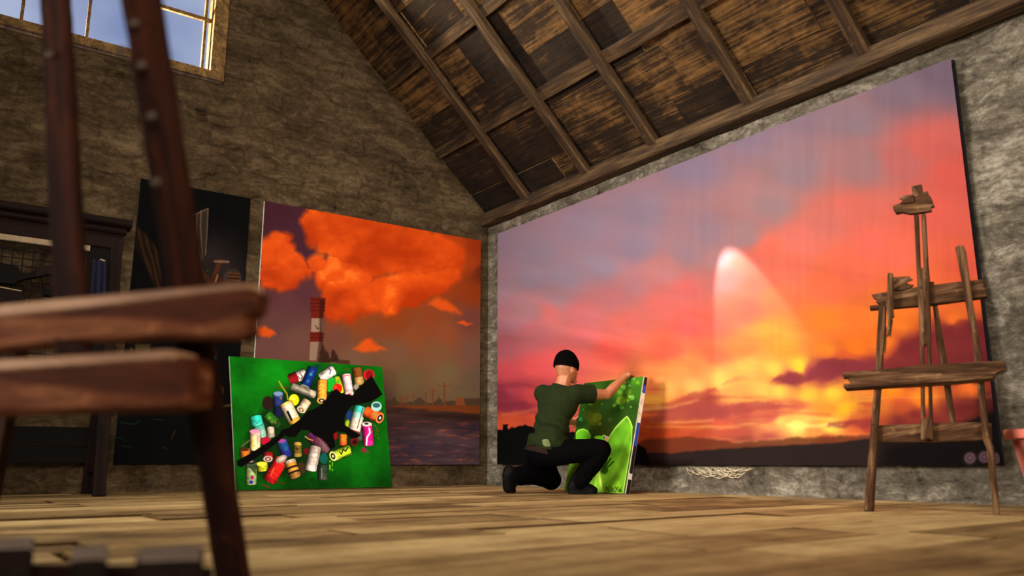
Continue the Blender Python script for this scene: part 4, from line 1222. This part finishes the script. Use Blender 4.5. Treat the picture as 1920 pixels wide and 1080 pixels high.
r0_, r1_ = fl(-30, 1076, .055), fl(384, 1084, .055)
beam('rail', r0_, r1_, .05, .03, (0, 0, 1), M_RACK, rail, 8, .001, .004)

# ------------------------------------------------------------------ leaning display rack at the left
rn = np.array((1, 0, .155)); rn = rn / np.linalg.norm(rn)
RC = .66 / math.sqrt(1 + .155 ** 2)


def rk(y, z, off=0.0):
    return np.array((.66 - .155 * z, y, z)) + rn * off


def rpx(x, y, off=0.0):
    return onp(x, y, rn, RC) + rn * off


rack = thing('display_rack', (.5, -4.7, 0), 'dark brown wooden rack with wire grid leaning on the left wall', 'rack')
YL, YR = -5.75, -3.86
for y in (YR, YL):
    beam('front_post', rk(y, 0.0), rk(y, 2.0), .085, .045, rn, M_RACK, rack, 12, .001, .004, seed=1)
    beam('rear_leg', (.14, y, 0), (.34, y, 1.45), .07, .05, (1, 0, 0), M_RACK, rack, 10, .001, .004, seed=2)
    beam('rung', (.17, y, .17), (.61, y, .20), .035, .03, (0, 1, 0), M_RACK, rack, 4)
beam('fascia', rk(YL - .04, 2.01, -.004), rk(YR + .04, 2.01, -.004), .20, .05, rn, M_RACK, rack, 10, .001, .005)
beam('cornice', rk(YL - .09, 2.115, .035), rk(YR + .09, 2.115, .035), .06, .13, rn, M_RACK, rack, 10, .0005, .012)
beam('cornice_moulding', rk(YL - .06, 2.06, .03), rk(YR + .06, 2.06, .03), .05, .06, rn, M_RACK, rack, 10, .0005, .012)
beam('top_strip', rk(YL + .05, 1.89, .0), rk(-4.05, 1.89, .0), .05, .03, rn, M_CREAM, rack, 4)
beam('side_panel', rk(-3.98, .95, -.01), rk(-3.98, 1.93, -.01), .16, .03, rn, M_BLACK_WOOD, rack, 4)
bmv, bmf = [], []


def wire(p0, p1, w=.004):
    ax = (p1 - p0) / np.linalg.norm(p1 - p0)
    s = np.cross(ax, rn) * w
    n = rn * w
    b = len(bmv)
    for p in (p0, p1):
        bmv.extend([p + s, p + n, p - s, p - n])
    for i in range(4):
        j = (i + 1) % 4
        bmf.append((b + i, b + j, b + 4 + j, b + 4 + i))


z = 1.86
while z > .9:
    wire(rk(YL + .04, z), rk(-4.0, z)); z -= .060
y = -4.02
while y > YL:
    wire(rk(y, .9, .008), rk(y, 1.87, .008)); y -= .068
g = link_mesh('wire_grid', [p - rk(-4.7, 1.4) for p in bmv], bmf, M_IRON)
g.location = tuple(rk(-4.7, 1.4)); attach(g, rack)
for zc, w in ((.432, .15), (.292, .118)):
    beam('back_board', (.16, YL, zc), (.16, YR - .03, zc), w, .022, (1, 0, 0), M_BLACK_WOOD, rack, 6)

imp = thing('hanging_implement', rpx(20, 520, .03), 'black implement with a brown stock hung on the wire grid', 'implement')
board('body', [rpx(x, y, .05) for x, y in ((-60, 492), (0, 496), (33, 505), (38, 520), (70, 510), (72, 522), (40, 528), (30, 532), (28, 537), (0, 534), (-14, 530), (-60, 528))], -rn * .045, M_BLACK_WOOD, imp)
board('stock', [rpx(x, y, .052) for x, y in ((66, 506), (98, 500), (104, 504), (104, 520), (90, 518), (66, 524))], -rn * .045, M_RACK, imp)
c1 = thing('tool_case', rpx(15, 556, .03), 'dark brown case with a pale top edge low on the wire grid', 'case')
board('body', [rpx(x, y, .08) for x, y in ((-60, 540), (0, 546), (38, 553), (46, 566), (40, 590), (-60, 590))], -rn * .07, M_RACK, c1)
board('pale_edge', [rpx(x, y, .082) for x, y in ((-60, 538), (0, 544), (38, 551), (38, 553), (0, 546), (-60, 540))], -rn * .07, M_CREAM, c1, 0)
c2 = thing('small_pouch', rpx(92, 550, .03), 'small rounded black pouch under the brown stock on the wire grid', 'pouch')
board('body', [rpx(x, y, .06) for x, y in ((78, 544), (84, 539), (102, 541), (108, 546), (107, 556), (96, 560), (80, 558))], -rn * .05, M_BLACK_WOOD, c2, .006)
board('flap', [rpx(x, y, .064) for x, y in ((84, 542), (102, 544), (101, 549), (84, 548))], -rn * .006, M_RACK, c2, .001)
M_NAVY = plain('navy_cloth', (8, 11, 34), .95, scale=20, bstr=.3)
cl = thing('hanging_cloth', rpx(184, 520, .03), 'dark navy cloth hanging at the right post of the wire grid rack', 'cloth')
# folded cloth: a rippled sheet with thickness
cv, cf = [], []
NX, NZ = 18, 14
TLc, TRc, BLc = rpx(172, 491, .03), rpx(197, 494, .03), rpx(168, 590, .03)
for i in range(NX + 1):
    for j in range(NZ + 1):
        u, v = i / NX, j / NZ
        p = TLc + (TRc - TLc) * u + (BLc - TLc) * v + rn * (.02 + .016 * math.sin(u * 14 + v * 1.5) * (.3 + v))
        cv.append(p)
for i in range(NX):
    for j in range(NZ):
        a = i * (NZ + 1) + j
        cf.append((a, a + NZ + 1, a + NZ + 2, a + 1))
o = link_mesh('drape', [p - TLc for p in cv], cf, M_NAVY, smooth=True); o.location = tuple(TLc)
sm = o.modifiers.new('thick', 'SOLIDIFY'); sm.thickness = .006
attach(o, cl)
board('hem', [rpx(x, y, .055) for x, y in ((186, 489), (196, 493), (196, 496), (186, 492))], -rn * .03, M_CREAM, o, 0)

# ------------------------------------------------------------------ terracotta pot, straw, wall spike
def lathe(name, prof, mat, loc, n=40):
    vs, fs = [], []
    for r, z in prof:
        for k in range(n):
            a = 2 * math.pi * k / n
            vs.append((r * math.cos(a), r * math.sin(a), z))
    m = len(prof)
    for i in range(m - 1):
        for k in range(n):
            j = (k + 1) % n
            fs.append((i * n + k, i * n + j, (i + 1) * n + j, (i + 1) * n + k))
    fs.append(tuple(range(n))[::-1])
    o = link_mesh(name, vs, fs, mat, smooth=True)
    o.location = tuple(map(float, loc))
    return o


pl_ = at(1893, 812, 4.05) + RH * .19
ph = float(at(1893, 805, 4.05)[2])
pot = thing('flower_pot', (pl_[0], pl_[1], 0), 'terracotta pot at the right edge of the photo behind the easel leg', 'pot')
o = lathe('pot_body', [(.095, 0), (.10, .005), (.158, ph - .05), (.150, ph - .06), (.08, .03), (.0, .03)], M_CLAY, (pl_[0], pl_[1], 0)); attach(o, pot)
o = lathe('rim', [(.15, ph - .046), (.186, ph - .045), (.19, ph - .04), (.19, ph - .004), (.185, ph), (.165, ph), (.155, ph - .01), (.15, ph - .046)], M_CLAY, (pl_[0], pl_[1], 0)); attach(o, pot)

M_STRAW = plain('dry_straw', (186, 170, 140), .9)
sv, sf = [], []
rs = np.random.RandomState(5)
for k in range(34):
    x0 = rs.uniform(1285, 1370); x1 = x0 + rs.uniform(14, 60); dip = rs.uniform(6, 22)
    pts = []
    for t in np.linspace(0, 1, 9):
        px_ = x0 + (x1 - x0) * t; py_ = 876 + dip * 4 * t * (1 - t) * (.5 + .5 * np.clip((1400 - abs(px_ - 1335) * 2) / 1400, 0, 1)) + rs.uniform(-.6, .6)
        pts.append(wr(px_, py_, .035 + .05 * math.sin(t * 3.1) * rs.uniform(.2, .6)))
    b = len(sv)
    w = .0016
    for p in pts:
        sv += [p + np.array((0, 0, w)), p + np.array((0, -w, -w)), p + np.array((0, w, -w))]
    for i in range(8):
        for j in range(3):
            sf.append((b + i * 3 + j, b + i * 3 + (j + 1) % 3, b + (i + 1) * 3 + (j + 1) % 3, b + (i + 1) * 3 + j))
c0 = wr(1335, 876, .05)
o = link_mesh('hanging_straw', [p - c0 for p in sv], sf, M_STRAW); o.location = tuple(c0)
tag(o, 'pale wisps of dry straw hanging below the middle of the sunset painting', 'straw', kind='stuff')

sp = thing('wall_spike', wl(377, 207, .01), 'small pale metal spike in a crack high on the gable wall', 'spike')
beam('shank', wl(369, 206, -.03), wl(386, 210, .05), .012, .008, (0, 0, 1), M_BOLT, sp, 3)
beam('plate', wl(366, 204, .015), wl(388, 208, .015), .02, .004, (1, 0, 0), M_IRON, sp, 3)
#PART4

# ------------------------------------------------------------------ the kneeling person
from mathutils.bvhtree import BVHTree
D0 = 6.45
c45, s45 = math.cos(math.radians(42)), math.sin(math.radians(42))
PF = RH * c45 + FH * s45          # facing
PR = RH * s45 - FH * c45          # the person's right
PU = np.array((0, 0, 1.0))


def P(x, y, df=0.0):
    return at(x, y, D0 + df)


def cap(p0, r0, p1, r1):
    return ('c', np.asarray(p0, float), r0, np.asarray(p1, float), r1)


def ell(c, rr, rf, ru, tilt=0.0):
    return ('e', np.asarray(c, float), rr, rf, ru, tilt)


def fuse(name, prims, voxel, mat, smooth=6, cuts=(), disp=None, thick=0.0, factor=.5):
    bm = bmesh.new()
    for p in prims:
        if p[0] == 'c':
            _, a, ra, b, rb_ = p
            t = bmesh.new()
            for q, r in ((a, ra), (b, rb_)):
                bmesh.ops.create_icosphere(t, subdivisions=2, radius=r, matrix=Matrix.Translation(tuple(q)))
            res = bmesh.ops.convex_hull(t, input=list(t.verts))
            bmesh.ops.delete(t, geom=[v for v in t.verts if not v.link_faces], context='VERTS')
            loose = [g for g in res['geom_interior'] if isinstance(g, bmesh.types.BMVert) and g.is_valid]
            bmesh.ops.delete(t, geom=loose, context='VERTS')
        else:
            _, c, rr, rf, ru, tilt = p
            t = bmesh.new()
            bmesh.ops.create_icosphere(t, subdivisions=3, radius=1)
            ct, st = math.cos(tilt), math.sin(tilt)
            u2 = PU * ct + PF * st; f2 = PF * ct - PU * st
            for v in t.verts:
                q = c + PR * v.co.x * rr + f2 * v.co.y * rf + u2 * v.co.z * ru
                v.co = Vector(tuple(q))
            bmesh.ops.recalc_face_normals(t, faces=t.faces)
        me_ = bpy.data.meshes.new('t'); t.to_mesh(me_); t.free()
        bm.from_mesh(me_); bpy.data.meshes.remove(me_)
    me = bpy.data.meshes.new(name); bm.to_mesh(me); bm.free()
    o = bpy.data.objects.new(name, me); COL.objects.link(o)
    rm = o.modifiers.new('r', 'REMESH'); rm.mode = 'VOXEL'; rm.voxel_size = voxel; rm.use_smooth_shade = True
    if smooth:
        s = o.modifiers.new('s', 'SMOOTH'); s.iterations = smooth; s.factor = factor
    dg = bpy.context.evaluated_depsgraph_get(); dg.update()
    m2 = bpy.data.meshes.new_from_object(o.evaluated_get(dg))
    bpy.data.objects.remove(o); bpy.data.meshes.remove(me)
    bm = bmesh.new(); bm.from_mesh(m2)
    for co, no in cuts:        # remove what lies on the normal's side
        bmesh.ops.bisect_plane(bm, geom=list(bm.verts) + list(bm.edges) + list(bm.faces), plane_co=tuple(co), plane_no=tuple(no), clear_outer=True)
    bm.normal_update()
    if disp is not None:
        co = np.array([v.co for v in bm.verts]); no = np.array([v.normal for v in bm.verts])
        co = co + no * disp(co)[:, None]
        for v, q in zip(bm.verts, co):
            v.co = q
    c = np.mean([v.co for v in bm.verts], 0)
    for v in bm.verts:
        v.co -= Vector(tuple(c))
    for f in bm.faces:
        f.smooth = True
    bm.to_mesh(m2); bm.free()
    m2.name = name
    m2.materials.clear(); m2.materials.append(mat)
    o = bpy.data.objects.new(name, m2); COL.objects.link(o)
    o.location = tuple(map(float, c))
    if thick:
        s = o.modifiers.new('thick', 'SOLIDIFY'); s.thickness = thick; s.offset = 1
    return o


HD = P(1062.5, 691, .03)
sR, sL = P(1080, 739, -.07), P(1019, 738, .12)
elR, elL = P(1137, 740, .04), P(1052, 786, .38)
eE = (FT_R - FT_L) / np.linalg.norm(FT_R - FT_L)
eV = (FT_R - FB_R) / np.linalg.norm(FT_R - FB_R)
_ts = np.linspace(0, 1, 200)
_k = np.argmin([abs(proj(FT_L + (FT_R - FT_L) * t)[0] - 1180) for t in _ts])
GT = FT_L + (FT_R - FT_L) * _ts[_k]
_k = np.argmin([abs(proj(FB_L + (FT_L - FB_L) * t)[1] - 792) for t in _ts])
GL = FB_L + (FT_L - FB_L) * _ts[_k]
palmR = GT + FN * .034 + eV * .014
wrR = palmR + (elR - palmR) / np.linalg.norm(elR - palmR) * .065
palmL = GL - eE * .03 + FN * .012
wrL = palmL + (elL - palmL) / np.linalg.norm(elL - palmL) * .065
hipR, hipL = P(1036, 850, -.07), P(1010, 853, .09)
knR, anR = P(1126, 843, -.10), P(1086, 902, -.06)
knL, anL = P(1034, 900, .36), P(963, 892, .08)

prims = [
    ell(HD, .074, .094, .112), ell(HD + PF * .028 - PU * .045, .055, .068, .065), ell(HD - PF * .02 + PU * .02, .077, .082, .09),
    cap(HD + PF * .09 - PU * .005, .011, HD + PF * .108 - PU * .035, .015), ell(HD + PF * .088 - PU * .066, .026, .014, .012), ell(HD + PF * .078 - PU * .096, .028, .026, .02),
    ell(HD + PR * .076 - PF * .008 - PU * .015, .012, .02, .032), ell(HD - PR * .076 - PF * .008 - PU * .015, .012, .02, .032),
    cap(HD - PU * .06 - PF * .02, .058, P(1055, 722, .02), .062), cap(P(1055, 722, .02), .062, P(1050, 735, .02), .075),
    cap(sR, .052, sL, .052), ell(P(1046, 757, .03), .155, .095, .15), ell(P(1034, 800, .0), .125, .085, .15), ell(P(1022, 842, .0), .14, .11, .10),
    cap(sR, .052, elR, .040), cap(elR, .039, (elR * .6 + wrR * .4), .041), cap((elR * .6 + wrR * .4), .041, wrR, .027),
    cap(sL, .052, elL, .040), cap(elL, .039, (elL * .6 + wrL * .4), .041), cap((elL * .6 + wrL * .4), .041, wrL, .027),
    cap(wrR, .027, palmR, .026), cap(palmR - eE * .024, .021, palmR + eE * .026, .020), cap(wrL, .027, palmL, .026), cap(palmL - eV * .024, .020, palmL + eV * .024, .020),
    cap(hipR, .075, knR, .052), cap(knR, .052, anR, .038), cap(hipL, .075, knL, .052), cap(knL, .052, anL, .038),
]
for i in range(4):                      # right-hand fingers hook over the top edge
    b = palmR + eE * (-.030 + .020 * i) + eV * .012
    r = (.0088, .0094, .0092, .0080)[i]
    k = (1.0, 1.08, 1.0, .82)[i]
    m1 = GT + eE * (-.030 + .0205 * i) + eV * .022 + FN * .004
    m2_ = m1 - FN * .036 * k - eV * .002
    t_ = m2_ - FN * .012 - eV * .030 * k
    prims += [cap(b, r * 1.1, m1, r), cap(m1, r, m2_, r * .95), cap(m2_, r * .95, t_, r * .8)]
prims += [cap(palmR - eE * .028, .013, palmR - eE * .036 - eV * .035 - FN * .012, .011), cap(palmR - eE * .036 - eV * .035 - FN * .012, .011, palmR - eE * .022 - eV * .06 - FN * .02, .009)]
for i in range(4):                      # left-hand fingers wrap round the left edge
    r = (.0088, .0094, .0092, .0080)[i]
    k = (1.0, 1.08, 1.0, .82)[i]
    b = palmL + eV * (.030 - .020 * i)
    m1 = GL + eV * (.030 - .0205 * i) - eE * .020 - FN * .012
    m2_ = m1 - FN * .034 * k
    t_ = m2_ - FN * .010 + eE * .034 * k
    prims += [cap(b, r * 1.1, m1, r), cap(m1, r, m2_, r * .95), cap(m2_, r * .95, t_, r * .8)]
prims += [cap(palmL + eV * .02, .013, GL + eE * .002 + eV * .034 + FN * .014, .010), cap(GL + eE * .002 + eV * .034 + FN * .014, .010, GL + eE * .016 + eV * .048 + FN * .011, .008)]

m, nt, bs = new_mat('skin')
f = noise(nt, coords(nt, (1, 1, 1)), 18, 5, .6)
nt.links.new(ramp(nt, f, [(.3, (142, 82, 52)), (.7, (172, 108, 72))]), bs.inputs['Base Color'])
bs.inputs['Roughness'].default_value = .5
bs.inputs['Subsurface Weight'].default_value = .08
bs.inputs['Subsurface Radius'].default_value = (.02, .008, .004)
M_SKIN = m
M_SHIRT = plain('olive_shirt_cloth', (23, 31, 10), .95, scale=60, bstr=.2, var=.18, spec=.1)
M_TROUSER = plain('black_trouser_cloth', (6, 5, 6), .95, scale=40, bstr=.2, spec=.01)
M_BOOT = plain('black_boot_leather', (8, 7, 7), .6, scale=30, bstr=.1, spec=.06)
M_BEANIE = plain('black_knit', (6, 5, 5), .95, scale=120, bstr=.4, spec=.01)
M_BELT = plain('brown_belt_leather', (26, 13, 8), .8, spec=.1)

person = fuse('person', prims, .0045, M_SKIN, 3)
tag(person, 'person kneeling in black beanie and dark green t-shirt, holding the frog canvas upright', 'person')

tdir = (P(1050, 735, .02) - P(1022, 842, 0)); tdir /= np.linalg.norm(tdir)
arm = (elR - sR) / np.linalg.norm(elR - sR)
armL = (elL - sL) / np.linalg.norm(elL - sL)


def shirt_disp(c):
    h = (c - P(1022, 842, 0)) @ tdir
    a = (c - P(1022, 842, 0)) @ PR
    b = (c - P(1022, 842, 0)) @ PF
    low = np.clip(1 - np.abs(h - .10) / .22, 0, 1)
    w = np.sin(h * 62 + a * 26 + fbm(a * 7, h * 7, b * 7, 3) * 9) * .010 * low
    w += np.sin(h * 20 - a * 40 + fbm(a * 5, h * 6, 3, 3) * 8) * .008 * np.clip((h - .2) / .2, 0, 1) * .7
    return w + fbm(a * 9, h * 9, b * 9, 4) * .012


hem0 = P(1022, 848, 0)
hemn = -(tdir * .93 - PR * .12); hemn /= np.linalg.norm(hemn)
shirt_core = [
    cap(sR - PU * .004, .070, sL - PU * .004, .070), ell(P(1045, 757, .03), .188, .122, .165, .1), ell(P(1035, 797, .0), .150, .115, .16), ell(P(1027, 832, .0), .180, .145, .12), ell(P(1022, 856, .0), .20, .165, .11),
    cap(P(1052, 730, .02), .085, P(1048, 750, .03), .13),
    cap(sR, .072, sR + arm * .19, .070), cap(sL, .070, sL + armL * .19, .062)]
shirt = fuse('t_shirt', shirt_core, .008, M_SHIRT, 8, [(hem0, hemn)], shirt_disp, .004)
# open the sleeves and the neckline
bm = bmesh.new(); bm.from_mesh(shirt.data)
oc = np.array(shirt.location)
for base, d, L in ((sR, arm, .150), (sL, armL, .150), (P(1055, 722, .02), (HD - P(1050, 738, .02)) / np.linalg.norm(HD - P(1050, 738, .02)), -.012)):
    d = np.asarray(d)
    co = base + d * L - oc
    bmesh.ops.bisect_plane(bm, geom=list(bm.verts) + list(bm.edges) + list(bm.faces), plane_co=tuple(co), plane_no=tuple(d))
    dele = [f for f in bm.faces if (np.array(f.calc_center_median()) - co) @ d > 1e-5 and np.linalg.norm(np.array(f.calc_center_median()) - co) < .12]
    bmesh.ops.delete(bm, geom=dele, context='FACES')
bm.to_mesh(shirt.data); bm.free()
attach(shirt, person)

bvh = BVHTree.FromPolygons([Vector(tuple(np.array(v.co) + oc)) for v in shirt.data.vertices], [tuple(p.vertices) for p in shirt.data.polygons])
pv, pf_ = [], []
outline = ((1017, 825), (1022, 823), (1028, 824), (1032, 833), (1031, 837), (1022, 837), (1018, 834))
for x, y in outline:
    d = ray(x, y); d = d / np.linalg.norm(d)
    loc, no, i_, dist = bvh.ray_cast(Vector(tuple(CAM)), Vector(tuple(d)))
    pv.append(np.array(loc) - d * .009 if loc else P(x, y, -.1))
board('shirt_patch', pv, FW * .004, plain('pale_olive_cloth', (84, 92, 56), .9), shirt, 0)

trousers = fuse('trousers', [
    ell(P(1020, 849, .0), .168, .135, .115), cap(hipR, .104, P(1083, 845, -.10), .092), cap(P(1083, 845, -.10), .092, knR, .082), cap(knR, .080, P(1109, 872, -.085), .080), cap(P(1109, 872, -.085), .080, anR, .070),
    cap(hipL, .108, knL, .084), cap(knL, .078, P(1000, 888, .22), .088), cap(P(1000, 888, .22), .088, anL, .070)], .008, M_TROUSER, 6,
    [((0, 0, .004), (0, 0, -1))], lambda c: fbm(c[:, 0] * 9, c[:, 1] * 9, c[:, 2] * 9, 4) * .022)
attach(trousers, person)
belt = fuse('belt', [ell(P(1019, 850, .0), .174, .141, .118)], .008, M_BELT, 3, [(P(1019, 843, 0), tdir), (P(1019, 853, 0), -tdir)])
attach(belt, person)

fdR = RH * .93 + FH * .36
hR = P(1074, 914, -.05); tR = P(1108, 918, -.04)
bootR = fuse('boot', [cap(anR + PU * .02, .060, hR, .046), cap(hR, .045, P(1090, 912, -.05), .048), cap(P(1090, 912, -.05), .048, tR, .040), cap(tR, .040, P(1113, 920, -.03), .034), cap(hR - PU * .03, .042, tR - PU * .01, .046)], .006, M_BOOT, 4, [((0, 0, .003), (0, 0, -1))])
attach(bootR, person)
bootL = fuse('boot', [cap(anL, .062, P(955, 884, .04), .052), cap(P(952, 890, .03), .044, P(953, 914, .06), .044), cap(anL, .055, P(956, 914, .08), .045), cap(P(954, 914, .07), .044, P(960, 920, .12), .034)], .006, M_BOOT, 4, [((0, 0, .003), (0, 0, -1))])
attach(bootL, person)
bt = .20
hu = PU * math.cos(bt) + PF * math.sin(bt)
beanie = fuse('beanie', [ell(HD + PU * .024 - PF * .004, .090, .107, .112), ell(HD + PU * .055 - PF * .006, .082, .095, .088)], .005, M_BEANIE, 5, [(HD + PU * .004 - PF * .02, -(PU * .985 + PF * .17))], lambda c: fbm(c[:, 0] * 16, c[:, 1] * 16, c[:, 2] * 16, 3) * .006, .006)
attach(beanie, person)

# ------------------------------------------------------------------ light
def area(name, loc, target, sx, sy, power, col, spread):
    L = bpy.data.lights.new(name, 'AREA'); L.shape = 'RECTANGLE'; L.size = sx; L.size_y = sy
    L.energy = power; L.color = col; L.spread = math.radians(spread)
    o = bpy.data.objects.new(name, L); COL.objects.link(o)
    o.location = loc
    d = Vector(target) - Vector(loc)
    o.rotation_euler = d.to_track_quat('-Z', 'Y').to_euler()
    return o


area('added_ridge_light', (4.6, -4.85, 7.2), (2.3, -.3, .9), 3.2, .8, 300, (1.0, .94, .84), 100)  # unseen area light added under the ridge; the roof has no skylight
area('added_side_light', (3.6, -9.55, 1.75), (3.2, 0, 1.1), 2.2, 1.6, 150, (1.0, .94, .86), 62)  # unseen area light added to brighten the right wall, with a made-up window
area('added_back_light', (9.85, -4.8, 1.9), (0, -.9, 1.5), 4.0, 1.7, 120, (1.0, .87, .70), 75)  # unseen fill light added behind the camera, with a made-up window


def spot(name, loc, target, power, ang, blend, col, rad):
    L = bpy.data.lights.new(name, 'SPOT'); L.energy = power; L.spot_size = math.radians(ang); L.spot_blend = blend
    L.color = col; L.shadow_soft_size = rad
    o = bpy.data.objects.new(name, L); COL.objects.link(o)
    o.location = loc
    d = Vector(target) - Vector(loc)
    o.rotation_euler = d.to_track_quat('-Z', 'Y').to_euler()
    return o


_l = np.array((3.25, -.34, 2.28))
_A, _L, _R = [q - _l for q in (np.array((3.262, -.05, 1.64)), np.array((3.19, -.05, .45)), np.array((4.22, -.05, .865)))]
_A, _L, _R = [q / np.linalg.norm(q) for q in (_A, _L, _R)]
_x = np.cross(_A - _L, _A - _R); _x = _x / np.linalg.norm(_x); _x = _x if _x[2] < 0 else -_x
spot('wall_spot_lamp', tuple(_l), tuple(_l + _x), 230, 2 * math.degrees(math.acos(_x @ _A)) + 2, .4, (1.0, .94, .86), .02)

Lp = bpy.data.lights.new('daylight_lamp_outside_gable_window', 'POINT'); Lp.energy = 1300; Lp.color = (1.0, .84, .62); Lp.shadow_soft_size = .12  # unseen point lamp added for window daylight raking the ceiling, not the sun
op = bpy.data.objects.new('daylight_lamp_outside_gable_window', Lp); COL.objects.link(op); op.location = (-.7, -4.2, 3.95)

w = bpy.data.worlds.new('sky'); SC.world = w; w.use_nodes = True
nt = w.node_tree
bg = nt.nodes['Background']
tc = nt.nodes.new('ShaderNodeTexCoord')
n = nt.nodes.new('ShaderNodeTexNoise'); n.inputs['Scale'].default_value = 2.2; n.inputs['Detail'].default_value = 5
nt.links.new(tc.outputs['Generated'], n.inputs['Vector'])
c = ramp(nt, n.outputs['Fac'], [(.38, (104, 124, 178)), (.56, (212, 222, 244))])
nt.links.new(c, bg.inputs['Color'])
bg.inputs['Strength'].default_value = 1.0

# ------------------------------------------------------------------ view
vs = SC.view_settings
vs.view_transform = 'Standard'; vs.look = 'None'; vs.exposure = -0.12; vs.gamma = 1.0; vs.use_curve_mapping = False
SC.cycles.use_denoising = True
SC.cycles.max_bounces = 6
SC.cycles.sample_clamp_indirect = 4
